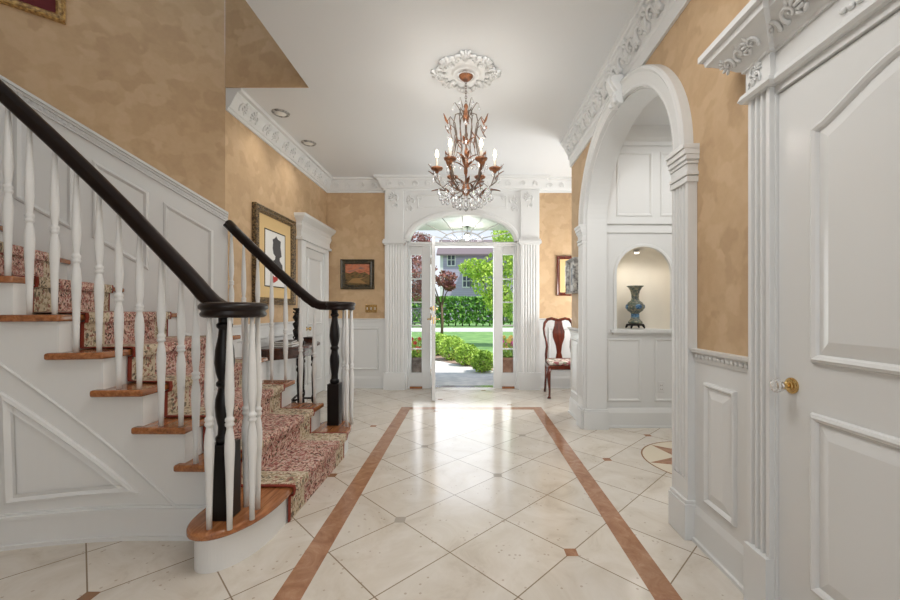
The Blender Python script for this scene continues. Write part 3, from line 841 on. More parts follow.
# ---- stair wall wainscot (sloping with the flight)
def sw_pt(px, py):
    r = (470-px)/390; t = (3.5*r-2.2)/(0.767+0.642*r); Z = 3.5-0.642*t
    return (t, 1.2+(310-py)/390*Z)
c0, c1 = sw_pt(225, 214.5), sw_pt(20, 92)
sl = (c1[1]-c0[1])/(c1[0]-c0[0])
cap = lambda t: c0[1]+sl*(t-c0[0])
bm = B()
pprism(bm, SW, [(-0.02, 0), (3.0, 0), (3.0, cap(3.0)-0.02), (-0.02, cap(-0.02)-0.02)], 0, 0.014)
SW1 = lambda u, v, w=0: SW(u, v, w+0.014)
for pts in (((163, 202), (213, 231), (213, 345), (163, 330)), ((92, 160), (149, 193), (149, 271), (92, 238)), ((14, 112), (74, 148), (74, 232), (14, 199))):
    q = [sw_pt(*p) for p in pts]
    panel(bm, SW1, q, [(0, 0), (0.005, 0.012), (0.018, 0.018), (0.028, 0.008), (0.036, 0)])
obj('wainscot', bm, WHITE, wall_stair)
bm = B()
for (a, b_, w) in ((0.0, 0.022, 0.055), (-0.02, 0.0, 0.04), (-0.05, -0.02, 0.026), (-0.065, -0.05, 0.032)):
    pprism(bm, SW, [(-0.02, cap(-0.02)+a), (3.0, cap(3.0)+a), (3.0, cap(3.0)+b_), (-0.02, cap(-0.02)+b_)], 0, w)
t = 0.0
while t < 2.2:
    pprism(bm, SW, [(t, cap(t)-0.048), (t+0.016, cap(t+0.016)-0.048), (t+0.016, cap(t+0.016)-0.022), (t, cap(t)-0.022)], 0.02, 0.036); t += 0.03
obj('dado_cap', bm, WHITE, wall_stair)

# ---- recessed lights, switch plate, outlets
for x, y, lab in ((-1.92, 3.96, 'recessed can light in the ceiling nearer the stairwell opening'), (-1.93, 4.67, 'recessed can light in the ceiling nearer the front door')):
    t_ = thing('recessed_light', lab, 'ceiling light', (x, y, CH), group='recessed lights over the left side of the hall')
    bm = B(); lathe(bm, [(0.055, -0.001), (0.055, -0.012), (0.075, -0.012), (0.085, -0.006), (0.088, -0.0005), (0.055, -0.001)], (x, y, CH), 24); obj('trim_ring', bm, SILV, t_)
    bm = B(); lathe(bm, [(0, -0.002), (0.054, -0.002), (0.054, -0.008), (0, -0.009)], (x, y, CH), 24); obj('lens', bm, CANLIGHT, t_)
t_ = thing('niche_light', 'small bright puck light at the top of the vase niche', 'light', (NX-0.02, 4.12, NS+NA-0.045))
bm = B(); lathe(bm, [(0, 0.02), (0.032, 0.02), (0.032, 0.004), (0.024, 0), (0, 0)], (NX-0.02, 4.12, NS+NA-0.045), 20); obj('housing', bm, WHITE, t_)
bm = B(); lathe(bm, [(0, -0.001), (0.022, -0.001), (0.022, -0.006), (0, -0.007)], (NX-0.02, 4.12, NS+NA-0.045), 20); obj('lens', bm, PUCK, t_)
sx = -1.52
t_ = thing('switch_plate', 'brass three gang light switch plate on the tan far wall', 'switch', (sx, 6.0, 1.22))
bm = B(); pbox(bm, FW, sx-0.09, sx+0.09, 1.16, 1.28, 0, 0.006); obj('plate', bm, BRASS, t_, bevel=0.003)
for k in range(3):
    bm = B(); pbox(bm, FW, sx-0.06+0.06*k-0.006, sx-0.06+0.06*k+0.006, 1.205, 1.24, 0.005, 0.016); obj('toggle', bm, PAPERW, t_, bevel=0.002)
t_ = thing('wall_outlet', 'white electrical outlet in the panelling below the vase niche', 'outlet', (1.96, 4.0, 0.41))
bm = B(); pbox(bm, AW, 1.925, 1.995, 0.355, 0.465, 0, 0.006); obj('plate', bm, GLOSSW, t_, bevel=0.003)
for v in (0.39, 0.43):
    bm = B(); pbox(bm, AW, 1.945, 1.975, v-0.013, v+0.013, 0.005, 0.009); s_ = obj('socket', bm, PAPERW, t_, bevel=0.004)
    bm = B(); pbox(bm, AW, 1.951, 1.955, v-0.006, v+0.006, 0.008, 0.0095); pbox(bm, AW, 1.965, 1.969, v-0.006, v+0.006, 0.008, 0.0095); obj('slot', bm, BLACK, s_)
# ------------------------------------------------------------------ STAIRCASE
RISE = 0.196
N = {2: (-1.29, 2.02), 3: (-1.48, 2.02), 4: (-1.70, 2.02), 5: (-1.90, 2.02), 6: (-2.10, 1.995), 7: (-2.29, 1.955), 8: (-2.48, 1.90), 9: (-2.66, 1.83), 10: (-2.84, 1.75), 11: (-3.0, 1.66)}
G = {2: (-1.27, 3.40), 3: (-1.53, 3.42), 4: (-1.78, 3.44), 5: (-2.03, 3.46), 11: None}
for n_, t_ in ((6, 0.30), (7, 0.672), (8, 0.965), (9, 1.265), (10, 1.56), (11, 1.86)):
    p = SW(t_, 0, 0.02); G[n_] = (p.x, p.y)
def Yw(x): return 2.06-0.22*max(0, -1.75-x)**1.7
stair = thing('staircase', 'white staircase with oak treads and black handrails curving up on the left', 'staircase', (-1.3, 2.1, 0))
TH = 0.036
# bottom tread: rounded at both ends
half = [(-1.005, 2.14), (-1.010, 2.04), (-1.028, 1.94), (-1.06, 1.86), (-1.11, 1.79), (-1.17, 1.75), (-1.235, 1.745), (-1.29, 1.775), (-1.33, 1.84), (-1.348, 1.93), (-1.35, 2.04)]
def catmull(p, k=4):
    out = []
    for i in range(len(p)-1):
        p0, p1, p2, p3 = [Vector(p[max(0, min(len(p)-1, q))]) for q in (i-1, i, i+1, i+2)]
        for j in range(k):
            t = j/k; out.append(tuple(0.5*((2*p1)+(p2-p0)*t+(2*p0-5*p1+4*p2-p3)*t*t+(3*p1-p0-3*p2+p3)*t**3)))
    return out+[tuple(p[-1])]
half = catmull(half)
far_half = [(x, 5.33-y) for x, y in half]
t1 = half + [(-1.335, 2.07), (-1.33, 2.10), (-1.33, 3.27)] + [(x-0.0, y) for x, y in far_half[::-1]]
bm = B(); prism(bm, t1, RISE-TH, RISE); obj('tread', bm, OAK, stair, bevel=0.012, seg=3)
bm = B(); prism(bm, inset_poly(t1, 0.03), 0.0, RISE-TH)
obj('bullnose_step', bm, WHITE, stair)
for n_ in range(2, 11):
    h = RISE*n_; a, b_, c, d = N[n_], G[n_], G[n_+1], N[n_+1]
    yw = Yw(d[0])
    poly = [a, b_]
    if n_ == 5: poly += [(-2.18, 3.46)]
    if n_ < 5: poly += [(c[0]-0.09, b_[1]+0.005), (c[0]-0.09, b_[1]-0.05)]
    poly += [(c[0]-0.035, c[1]-0.05 if n_ < 5 else c[1]), (d[0]-0.035, yw+0.01), (d[0]-0.065, Yw(d[0]-0.065)+0.01), (d[0]-0.065, Yw(d[0]-0.065)-0.036)]
    bm = B(); prism(bm, poly, h-TH, h); obj('tread', bm, OAK, stair, bevel=0.011, seg=3)
    bm = B()   # riser
    ux = 0.026; tr_ = (Yw(a[0])+0.004-a[1])/(b_[1]-a[1]); ax_ = a[0]+(b_[0]-a[0])*tr_
    prism(bm, [(ax_-ux, Yw(a[0])+0.004), (b_[0]-ux, b_[1]-0.024 if n_ < 6 else b_[1]), (b_[0]-ux-0.02, b_[1]-0.024 if n_ < 6 else b_[1]), (ax_-ux-0.02, Yw(a[0])+0.004)], h-RISE+0.0, h-TH)
    obj('riser', bm, WHITE, stair)
# stringer wall below the visible ends, with a moulded triangular panel
SP = lambda u, v, w=0: Vector((u, Yw(u)-w, v))
bm = B()
for n_ in range(2, 11):
    x0, x1 = N[n_][0]-0.027, N[n_+1][0]-0.027
    for k in range(4):
        a, b_ = x0+(x1-x0)*k/4, x0+(x1-x0)*(k+1)/4
        v = [bm.verts.new(SP(u, vv, w)) for w in (0, -0.06) for u, vv in ((a, 0), (b_, 0), (b_, RISE*n_-TH), (a, RISE*n_-TH))]
        for q in ((0, 1, 2, 3), (7, 6, 5, 4), (0, 4, 5, 1), (1, 5, 6, 2), (2, 6, 7, 3), (3, 7, 4, 0)):
            bm.faces.new([v[i] for i in q])
obj('stringer', bm, WHITE, stair)
bm = B()
for n_ in range(2, 6):   # hall side
    x0, x1 = G[n_][0]-0.028, (G[n_+1][0]-0.028 if n_ < 5 else -2.185)
    box(bm, x1, x0, G[n_][1]-0.06, G[n_][1]-0.02, 0, RISE*n_-TH)
obj('stringer', bm, WHITE, stair)
bm = B()
def dens(pts, step=0.08):
    out = []
    for i in range(len(pts)):
        a, b_ = Vector(pts[i]), Vector(pts[(i+1) % len(pts)]); k = max(1, int((b_-a).length/step))
        out += [tuple(a+(b_-a)*j/k) for j in range(k)]
    return out
PR = [(0, 0), (0.004, 0.008), (0.014, 0.012), (0.026, 0.006), (0.03, 0.0)]
panel(bm, SP, dens([(-2.36, 0.79), (-1.745, 0.235), (-2.345, 0.215)]), [(0, 0), (0.004, 0.012), (0.016, 0.016), (0.026, 0.006), (0.03, 0.0), (0.05, 0.008)])
for (xa, za, xb, zb) in ((-2.75, 1.29, -1.545, 0.155),):
    pts = [SP(xa+(xb-xa)*k/20, za+(zb-za)*k/20, 0.0) for k in range(21)]; tube(bm, pts, 0.008, 6)
panel(bm, SP, dens([(-3.0, 1.5), (-2.42, 0.94), (-3.0, 0.94)]), PR)
o = obj('panel_moulding', bm, WHITE, stair)
bm = B()
kx = -2.39; lathe(bm, [(0, 0), (0.03, 0), (0.03, 0.005), (0.012, 0.012), (0.011, 0.03), (0.028, 0.04), (0.036, 0.055), (0.03, 0.07), (0, 0.074)], (kx, Yw(kx)-0.002, 0.425), 12, M=Matrix.Rotation(PI/2, 3, 'X'))
o = obj('cupboard_knob', bm, CHROME, stair); o['label'] = 'shiny metal knob on the panelling below the stairs'
bm = B()
us = [-1.335-0.06*k for k in range(28)]
for (v0, v1, w) in ((0, 0.02, 0.034), (0.02, 0.145, 0.02), (0.145, 0.16, 0.026), (0.16, 0.17, 0.012)):
    for a, b_ in zip(us, us[1:]):
        v = [bm.verts.new(SP(u, vv, ww)) for ww in (0, w) for u, vv in ((a, v0), (b_, v0), (b_, v1), (a, v1))]
        for q in ((4, 5, 6, 7), (0, 4, 5, 1), (2, 6, 7, 3)): bm.faces.new([v[i] for i in q])
obj('base_moulding', bm, WHITE, stair)

# handrails
RS = [(-0.026, -0.036), (-0.036, -0.022), (-0.03, -0.008), (-0.039, 0.006), (-0.036, 0.024), (-0.02, 0.036), (0.0, 0.04), (0.02, 0.036), (0.036, 0.024), (0.039, 0.006), (0.03, -0.008), (0.036, -0.022), (0.026, -0.036)]
zl = lambda x: 1.37+1.05*(-1.474-x)
near_rail = [(-1.14, 2.005, 1.2), (-1.20, 2.015, 1.2), (-1.26, 2.03, 1.203), (-1.305, 2.04, 1.214), (-1.35, 2.047, 1.242), (-1.395, 2.052, 1.284), (-1.44, 2.055, 1.335)] + \
            [(x, Yw(x)+0.0, zl(x)) for x in (-1.50, -1.65, -1.8, -1.95, -2.08, -2.2, -2.35, -2.55, -2.8)]
far_rail = [(-1.14, 3.36, 1.235), (-1.22, 3.375, 1.235), (-1.29, 3.39, 1.238), (-1.35, 3.40, 1.255), (-1.42, 3.405, 1.305), (-1.5, 3.41, 1.372), (-1.7, 3.42, 1.548), (-1.9, 3.43, 1.735), (-2.05, 3.435, 1.88), (-2.135, 3.44, 1.965)]
def rail_z(path, x):
    for p, q in zip(path, path[1:]):
        if q[0] <= x <= p[0]:
            return p[2]+(q[2]-p[2])*(x-p[0])/(q[0]-p[0]), p[1]+(q[1]-p[1])*(x-p[0])/(q[0]-p[0])
    return path[0][2], path[0][1]
VOL = [(0, -0.036), (0.125, -0.036), (0.138, -0.030), (0.142, -0.018), (0.134, -0.006), (0.136, -0.002), (0.147, 0.006), (0.148, 0.02), (0.138, 0.032), (0.11, 0.037), (0, 0.037)]
def baluster(x, y, z0, z1):
    H = z1-z0
    prof = [(0.013, 0), (0.0145, 0.10), (0.019, 0.26), (0.0235, 0.36), (0.024, 0.40), (0.020, 0.445), (0.0145, 0.475), (0.0145, 0.482), (0.021, 0.488), (0.022, 0.498), (0.017, 0.505), (0.022, 0.512), (0.021, 0.524),
            (0.0145, 0.53), (0.0145, 0.54), (0.020, 0.59), (0.0225, 0.64), (0.021, 0.70), (0.015, 0.86), (0.0105, 0.97), (0.011, 1.0)]
    bm = B(); lathe(bm, [(r*0.88, z0+f*H) for r, f in prof], (x, y, 0), 12)
    obj('baluster', bm, WHITE, stair)
def newel(x, y, z0, z1):
    H = z1-z0; rk = 0.78
    bm = B(); s = 0.05
    box(bm, x-s, x+s, y-s, y+s, z0, z0+0.36); 
    prof = [(0.045, 0.36/H), (0.05, 0.375/H), (0.05, 0.39/H), (0.038, 0.40/H), (0.036, 0.44/H), (0.048, 0.50), (0.053, 0.55), (0.05, 0.59), (0.038, 0.625), (0.034, 0.645), (0.046, 0.655), (0.046, 0.672), (0.034, 0.68),
            (0.048, 0.72), (0.056, 0.77), (0.052, 0.83), (0.036, 0.90), (0.032, 0.935), (0.044, 0.945), (0.046, 0.96), (0.034, 0.968), (0.036, 1.0)]
    lathe(bm, [(r*rk, z0+f*H) for r, f in prof], (x, y, 0), 20)
    o = obj('newel_post', bm, BLACK, stair, bevel=0.004); o['label'] = 'black turned newel post'
for path, vc, vz in ((near_rail, (-1.145, 1.895), 1.2), (far_rail, (-1.145, 3.435), 1.235)):
    bm = B()
    loft(bm, RS, path, smooth=True)
    lathe(bm, [(r*(1.0 if vz < 1.22 else 0.9), z+vz) for r, z in VOL], (vc[0], vc[1], 0), 36)
    o = obj('handrail', bm, DARKWOOD, stair); o['label'] = 'black handrail ending in a round volute'
newel(-1.195, 1.90, RISE, 1.17); newel(-1.19, 3.43, RISE, 1.205)
for x, y in ((-1.197, 1.79), (-1.10, 1.785), (-1.045, 1.87), (-1.072, 1.97), (-1.145, 1.995)): baluster(x, y, RISE, 1.168)
for x, y in ((-1.06, 3.355), (-1.04, 3.43), (-1.075, 3.52), (-1.15, 3.545), (-1.235, 3.52)): baluster(x, y, RISE, 1.203)
for n_ in range(2, 11):
    for off in (0.05, 0.155):
        x = N[n_][0]-off
        if x > -2.75:
            z, y = rail_z(near_rail, x); baluster(x, Yw(x)+0.005 if n_ > 2 else y, RISE*n_, z-0.034)
for n_ in range(2, 6):
    for off in ((0.075, 0.20) if n_ < 5 else (0.06,)):
        x = G[n_][0]-off
        if x > -2.12:
            z, y = rail_z(far_rail, x); baluster(x, y-0.02, RISE*n_, z-0.034)

# runner carpet: a ribbon that follows risers and treads
bm = B()
def lerp2(a, b_, t): return (a[0]+(b_[0]-a[0])*t, a[1]+(b_[1]-a[1])*t)
N1, G1 = (-1.005, 2.02), (-1.005, 3.40)
def edge(n_, t):
    a, b_ = (N1, G1) if n_ == 1 else (N[n_], G[n_])
    return lerp2(a, b_, t)
NS_ = 8
rows = []; s = 0.0; th = 0.012
def row(n_, off, z):
    r = []
    for k in range(NS_+1):
        t = 0.13+(0.83-0.13)*k/NS_
        x, y = edge(n_, t); r.append(Vector((x+off, y, z)))
    return r
for n_ in range(1, 11):
    h = RISE*n_
    rows += [row(n_, -0.028+th, h-RISE+(0.002 if n_ == 1 else th)), row(n_, -0.026+th, h-TH-th), row(n_, th*0.75, h-TH-th*0.9), row(n_, th*1.25, h-TH*0.5), row(n_, th*0.9, h+th*0.8), row(n_, -0.03, h+th)]
    if n_ < 10:
        rows.append([Vector((p.x-0.028+th, p.y, h+th)) for p in row(n_+1, 0, 0)])
uvl = bm.loops.layers.uv.new('UVMap')
top = []; vs = []; s = 0
for i, r in enumerate(rows):
    if i: s += (r[NS_//2]-rows[i-1][NS_//2]).length
    top.append([bm.verts.new(p) for p in r]); vs.append(s)
for i in range(len(rows)-1):
    for k in range(NS_):
        f = bm.faces.new((top[i][k], top[i][k+1], top[i+1][k+1], top[i+1][k])); f.smooth = False
        for lp, (kk, ii) in zip(f.loops, ((k, i), (k+1, i), (k+1, i+1), (k, i+1))):
            lp[uvl].uv = (0.97*kk/NS_, vs[ii])
bmesh.ops.recalc_face_normals(bm, faces=bm.faces); bmesh.ops.solidify(bm, geom=bm.faces[:], thickness=0.006)
me = bpy.data.meshes.new('carpet_runner'); bm.to_mesh(me); bm.free(); me.materials.append(RUNNER)
ro = bpy.data.objects.new('carpet_runner', me); C.objects.link(ro)
tag(ro, 'red and cream patterned wool runner carpet laid over the stair treads', 'carpet')

# ------------------------------------------------------------------ CHANDELIER
cx, cy = -0.034, 3.28
med = None
bm = B()
lathe(bm, [(0, 0), (0.225, 0), (0.225, -0.008), (0.19, -0.012), (0.13, -0.008), (0.118, -0.016), (0.11, -0.03), (0.098, -0.03), (0.092, -0.02), (0.06, -0.022), (0, -0.022)], (cx, cy, CH), 48)
MP = mkP((cx, 0, CH), (1, 0, 0), (0, 0, -1))
MK = 0.86
def MPf(u, v, w=0): return Vector((cx+u*MK, cy+v*MK, CH-w*1.7))
for k in range(8):
    a = 2*PI*k/8
    big = k % 2 == 0
    r = 0.255 if big else 0.225
    u, v = r*math.cos(a), r*math.sin(a)
    rot = lambda uu, vv, w=0, a=a: MPf(uu*math.cos(a)-vv*math.sin(a), uu*math.sin(a)+vv*math.cos(a), w)
    for s in (1, -1):
        scroll(bm, (lambda uu, vv, w=0, s=s, rot=rot: rot(vv, uu*s, w)), 0.045, r, 0.008, 0.085 if big else 0.07, 1)
    for q in (-0.5, 0, 0.5):
        c = rot(r+0.03*math.cos(q), 0.05*q, 0.008); e = rot(r+0.03+0.06*math.cos(q), 0.09*q, 0.008)-c
        ell(bm, c+e*0.5, (e*0.55, Vector((-e.y, e.x, 0))*0.22, (0, 0, 0.016)), 8, 5)
    ell(bm, rot(r-0.045, 0, 0.01), ((0.022, 0, 0), (0, 0.022, 0), (0, 0, 0.018)), 8, 5)
    for q in range(4):
        aa = a+PI/8*(q/2-0.75); rr = 0.262+0.02*math.cos((q-1.5))
        ell(bm, MPf(rr*math.cos(aa), rr*math.sin(aa), 0.008), ((0.028, 0, 0), (0, 0.028, 0), (0, 0, 0.014)), 7, 5)
for k in range(40):
    a = 2*PI*k/40; ell(bm, MPf(0.084*math.cos(a), 0.084*math.sin(a), 0.024), ((0.005, 0, 0), (0, 0.005, 0), (0, 0, 0.006)), 6, 4)
med = tag(obj('ceiling_medallion', bm, WHITE), 'ornate white plaster medallion on the ceiling above the chandelier', 'ceiling medallion')

ch = thing('chandelier', 'bronze leafy chandelier with crystal drops hanging in the hall', 'chandelier', (cx, cy, 2.1))
def zc(z): return z if z > 2.9 else 2.9-(2.9-z)*1.09
def CP(r, a, z): return Vector((cx+r*0.87*math.cos(a), cy+r*0.87*math.sin(a), zc(z)))
bm = B(); lathe(bm, [(0, -0.022), (0.055, -0.022), (0.06, -0.035), (0.05, -0.05), (0.03, -0.068), (0.012, -0.08), (0, -0.082)], (cx, cy, CH), 24); obj('canopy', bm, BRONZE, ch)
bm = B()
for k in range(9):
    c = Vector((cx, cy, 3.115-0.021*k)); M_ = Matrix.Rotation(PI/2*(k % 2), 3, 'Z')
    tube(bm, [c+M_ @ Vector((0.008*math.cos(t), 0, 0.014*math.sin(t))) for t in [2*PI*i/10 for i in range(11)]], 0.0025, 5)
obj('chain', bm, GREYIRON, ch)
bm = B(); lathe(bm, (lambda q: [(r, zc(z)) for r, z in q[0]])([[(0, 2.93), (0.012, 2.93), (0.02, 2.91), (0.012, 2.89), (0.022, 2.86), (0.024, 2.83), (0.01, 2.80), (0.008, 2.68), (0.016, 2.66), (0.009, 2.64), (0.008, 2.52), (0.018, 2.5), (0.022, 2.47), (0.01, 2.44), (0.009, 2.34),
                     (0.028, 2.30), (0.04, 2.27), (0.03, 2.24), (0.012, 2.22), (0.016, 2.205), (0, 2.19)]]), (cx, cy, 0), 16)
obj('stem', bm, BRONZE, ch)
def leafo(parent, *a, **k):
    b = B(); leaf(b, *a, **k); obj('leaf', b, BRONZE, parent)
def leaf(bm, base, d, L, W, mi=0, curl=0.3):
    d = Vector(d).normalized(); a = Vector((0, 0, 1)) if abs(d.z) < 0.9 else Vector((1, 0, 0))
    s = d.cross(a).normalized(); nrm = s.cross(d)
    L_, R_, M_ = [], [], []
    for i in range(6):
        t = i/5; w = W*math.sin(PI*min(1, 0.08+t*0.92))**0.8*(1-0.3*t)
        c = Vector(base)+d*L*t+nrm*curl*L*t*t
        L_.append(bm.verts.new(c-s*w)); R_.append(bm.verts.new(c+s*w)); M_.append(bm.verts.new(c-nrm*W*0.35))
    for i in range(5):
        for q in ((L_[i], L_[i+1], M_[i+1], M_[i]), (M_[i], M_[i+1], R_[i+1], R_[i])):
            f = bm.faces.new(q); f.material_index = mi; f.smooth = True
stem = bpy.data.objects['stem']
for z, k0, L in ((2.86, 0, 0.07), (2.62, 0.5, 0.08), (2.50, 0, 0.09), (2.44, 0.5, 0.10), (2.30, 0, 0.10)):
    for k in range(5):
        a = 2*PI*(k+k0)/5; leafo(stem, CP(0.012, a, z), (math.cos(a), math.sin(a), 1.1 if z < 2.8 else -1.6), L, 0.018, curl=-0.35)
crys_bm_list = []
def drop(bm, p, s):
    lathe(bm, [(0, 0), (0.18*s, -0.18*s), (0.42*s, -0.75*s), (0.36*s, -1.0*s), (0.15*s, -1.25*s), (0, -1.3*s)], p, 6, smooth=False, sx=1, sy=0.6)
    lathe(bm, [(0, 0.28*s), (0.13*s, 0.14*s), (0, 0.0)], p, 6, smooth=False)
for k in range(6):
    a = PI*2*k/6
    ca, sa = math.cos(a), math.sin(a)
    bm = B()
    pts = [CP(0.03, a, 2.265), CP(0.10, a, 2.235), CP(0.18, a, 2.25), CP(0.245, a, 2.305), CP(0.275, a, 2.37), CP(0.28, a, 2.40)]
    tube(bm, pts, 0.0055, 6)
    tube(bm, [CP(0.245, a, 2.30), CP(0.29, a, 2.33), CP(0.315, a, 2.39), CP(0.305, a, 2.44), CP(0.29, a, 2.46)], [0.005, 0.005, 0.004, 0.003, 0.002], 6)
    arm = obj('arm', bm, GREYIRON, ch)
    leafo(arm, CP(0.20, a, 2.262), (ca, sa, 0.3), 0.11, 0.022, curl=-0.3); leafo(arm, CP(0.10, a, 2.237), (ca, sa, -0.15), 0.09, 0.02, curl=0.2)
    leafo(arm, CP(0.275, a, 2.35), (ca*.6, sa*.6, 1), 0.10, 0.018, curl=-0.3); leafo(arm, CP(0.305, a, 2.42), (ca, sa, 0.6), 0.07, 0.014, curl=0.3)
    for s in (1, -1): leafo(arm, CP(0.15, a, 2.243), (ca*0.6-s*sa*0.8, sa*0.6+s*ca*0.8, 0.2), 0.075, 0.016, curl=0.2)
    AZ = zc(2.40)-2.40
    bm = B(); lathe(bm, [(0, 2.395), (0.012, 2.396), (0.016, 2.41), (0.03, 2.418), (0.046, 2.425), (0.052, 2.438), (0.046, 2.436), (0.02, 2.428), (0.016, 2.44), (0, 2.44)], Vector((CP(0.28, a, 2.4).x, CP(0.28, a, 2.4).y, AZ)), 14); obj('candle_cup', bm, BRONZE, arm)
    bm = B(); lathe(bm, [(0.011, 2.438), (0.011, 2.52), (0.008, 2.525), (0, 2.525)], Vector((CP(0.28, a, 2.4).x, CP(0.28, a, 2.4).y, AZ)), 10); obj('candle_sleeve', bm, CANDLE, arm)
    bm = B(); lathe(bm, [(0, 2.523), (0.008, 2.528), (0.014, 2.548), (0.011, 2.572), (0.004, 2.592), (0, 2.597)], Vector((CP(0.28, a, 2.4).x, CP(0.28, a, 2.4).y, AZ)), 10); obj('bulb', bm, BULB, arm)
    # tall tendrils
    b_ = a+PI/6
    bm = B()
    tube(bm, [CP(0.05, b_, 2.26), CP(0.13, b_, 2.34), CP(0.165, b_, 2.47), CP(0.13, b_, 2.58), CP(0.10, b_, 2.68), CP(0.12, b_, 2.76), CP(0.17, b_, 2.80), CP(0.20, b_, 2.76)], [0.005]*5+[0.0045, 0.004, 0.003], 6)
    tube(bm, [CP(0.012, a, 2.80), CP(0.05, a, 2.86), CP(0.10, a, 2.85), CP(0.12, a, 2.78), CP(0.10, a, 2.70), CP(0.075, a, 2.62), CP(0.09, a, 2.54), CP(0.12, a, 2.50)], [0.005]*5+[0.004, 0.0035, 0.0025], 6)
    tube(bm, [CP(0.04, a, 2.85), CP(0.07, a, 2.90), CP(0.105, a, 2.945), CP(0.125, a, 2.93)], [0.004, 0.0035, 0.003, 0.002], 6)
    td = obj('tendril', bm, GREYIRON, ch)
    leafo(td, CP(0.165, b_, 2.47), (math.cos(b_), math.sin(b_), 1.2), 0.07, 0.014); leafo(td, CP(0.10, b_, 2.66), (-math.cos(b_)*.3, -math.sin(b_)*.3, -1), 0.09, 0.016)
    leafo(td, CP(0.19, b_, 2.74), (math.cos(b_), math.sin(b_), 1.0), 0.085, 0.018); leafo(td, CP(0.17, b_, 2.79), (math.cos(b_)*.2, math.sin(b_)*.2, -1), 0.10, 0.018)
    leafo(td, CP(0.10, a, 2.70), (ca*.4, sa*.4, -1), 0.08, 0.015); leafo(td, CP(0.13, b_, 2.34), (math.cos(b_), math.sin(b_), 0.8), 0.10, 0.018)
    for (r, aa, z, s) in ((0.245, a, 2.235, 0.045), (0.315, a, 2.36, 0.036), (0.30, a+0.16, 2.39, 0.032), (0.26, a-0.16, 2.39, 0.032), (0.18, a, 2.20, 0.045), (0.21, b_, 2.235, 0.04), (0.14, b_, 2.195, 0.045), (0.10, a, 2.19, 0.042),
                         (0.20, b_, 2.73, 0.03), (0.125, a, 2.915, 0.03), (0.12, a, 2.49, 0.03), (0.34, a, 2.46, 0.028), (0.17, b_, 2.60, 0.028), (0.27, a+0.35, 2.25, 0.04), (0.23, a-0.2, 2.21, 0.042), (0.065, b_, 2.165, 0.042)):
        bm = B(); drop(bm, CP(r, aa, z), s)
        if z < 2.3: tube(bm, [CP(r, aa, z+0.01), CP(r*0.98, aa, z+0.035)], 0.0015, 4)
        obj('crystal_drop', bm, CRYSTAL, ch)
bm = B()
tube(bm, [CP(0.255, 2*PI*i/36, 2.262+0.012*math.cos(6*2*PI*i/36)) for i in range(37)], 0.003, 5, cap=False)
tube(bm, [CP(0.15, 2*PI*i/36, 2.235) for i in range(37)], 0.003, 5, cap=False)
obj('ring', bm, GREYIRON, ch)
bm = B(); lathe(bm, [(0, 2.20), (0.01, 2.19), (0.014, 2.175), (0.006, 2.165), (0.016, 2.14), (0.022, 2.12), (0.016, 2.10), (0, 2.085)], (cx, cy, -0.06), 8, smooth=False); obj('finial', bm, CRYSTAL, ch)

# ------------------------------------------------------------------ PICTURES
def picture(name, label, P, u0, u1, v0, v1, fw, depth, fmat, mats, build, group=None):
    t = thing(name, label, 'picture', tuple(P((u0+u1)/2, v0, 0)))
    bm = B()
    panel(bm, P, rect(u0, u1, v0, v1), [(0, 0.001), (0, depth*0.8), (fw*0.15, depth), (fw*0.45, depth*0.8), (fw*0.7, depth*0.9), (fw, depth*0.55), (fw, 0.002)], False)
    obj('frame', bm, fmat, t)
    build(t, P, u0+fw, u1-fw, v0+fw, v1-fw)
    return t
def flat(P, t, name, u0, u1, v0, v1, w, m, th=0.003):
    bm = B(); pbox(bm, P, u0, u1, v0, v1, w-th, w); return obj(name, bm, m, t)

BLACKGILT = noise_mat('black_and_gilt_frame', [(0.4, srgb(52, 42, 32)), (0.7, srgb(150, 124, 84))], scale=60, rough=0.4)
def b_sil(t, P, u0, u1, v0, v1):
    flat(P, t, 'mat', u0, u1, v0, v1, 0.016, CREAMMAT)
    a, b_, c, d = u0+0.15, u1-0.15, v0+0.13, v1-0.15
    bm = B(); panel(bm, P, rect(a-0.012, b_+0.012, c-0.012, d+0.012), [(0, 0.016), (0, 0.0185), (0.012, 0.0185), (0.012, 0.016)]); obj('mat_border', bm, BLACK, t)
    flat(P, t, 'print', a, b_, c, d, 0.0175, PAPERW)
    W, H = b_-a, d-c
    sil = [(0.42, 0.36), (0.22, 0.33), (0.30, 0.44), (0.48, 0.50), (0.50, 0.56), (0.40, 0.60), (0.36, 0.70), (0.38, 0.80), (0.36, 0.86), (0.48, 0.90), (0.54, 0.94), (0.62, 0.89), (0.78, 0.87), (0.76, 0.76), (0.80, 0.66), (0.82, 0.58), (0.72, 0.55), (0.72, 0.49), (0.86, 0.42), (0.88, 0.34), (0.7, 0.36)]
    bm = B(); pprism(bm, P, [(a+W*x, c+H*y) for x, y in sil], 0.0172, 0.0185); o = obj('silhouette', bm, SILH, t); o['label'] = 'grey silhouette figure printed on the white sheet'
    bm = B(); pprism(bm, P, [(a+W*x, c+H*y) for x, y in ((0.28, 0.10), (0.42, 0.06), (0.62, 0.12), (0.60, 0.22), (0.46, 0.17), (0.30, 0.22))], 0.0172, 0.0185)
    obj('red_mark', bm, mat('red_ink', srgb(170, 52, 44), 0.7), t)
    bm = B()
    for k in range(6): pbox(bm, P, a+W*(0.2+0.1*k), a+W*(0.26+0.1*k), c+H*(0.26+0.012*(k % 3)), c+H*(0.32+0.015*(k % 2)), 0.0172, 0.0182)
    obj('pale_sketch', bm, mat('pale_ink', srgb(176, 178, 184), 0.7), t)
picture('framed_print', 'large framed silhouette print on a tan mat above the console table', LW, 3.93, 4.82, 1.26, 2.29, 0.075, 0.055, BLACKGILT, None, b_sil)

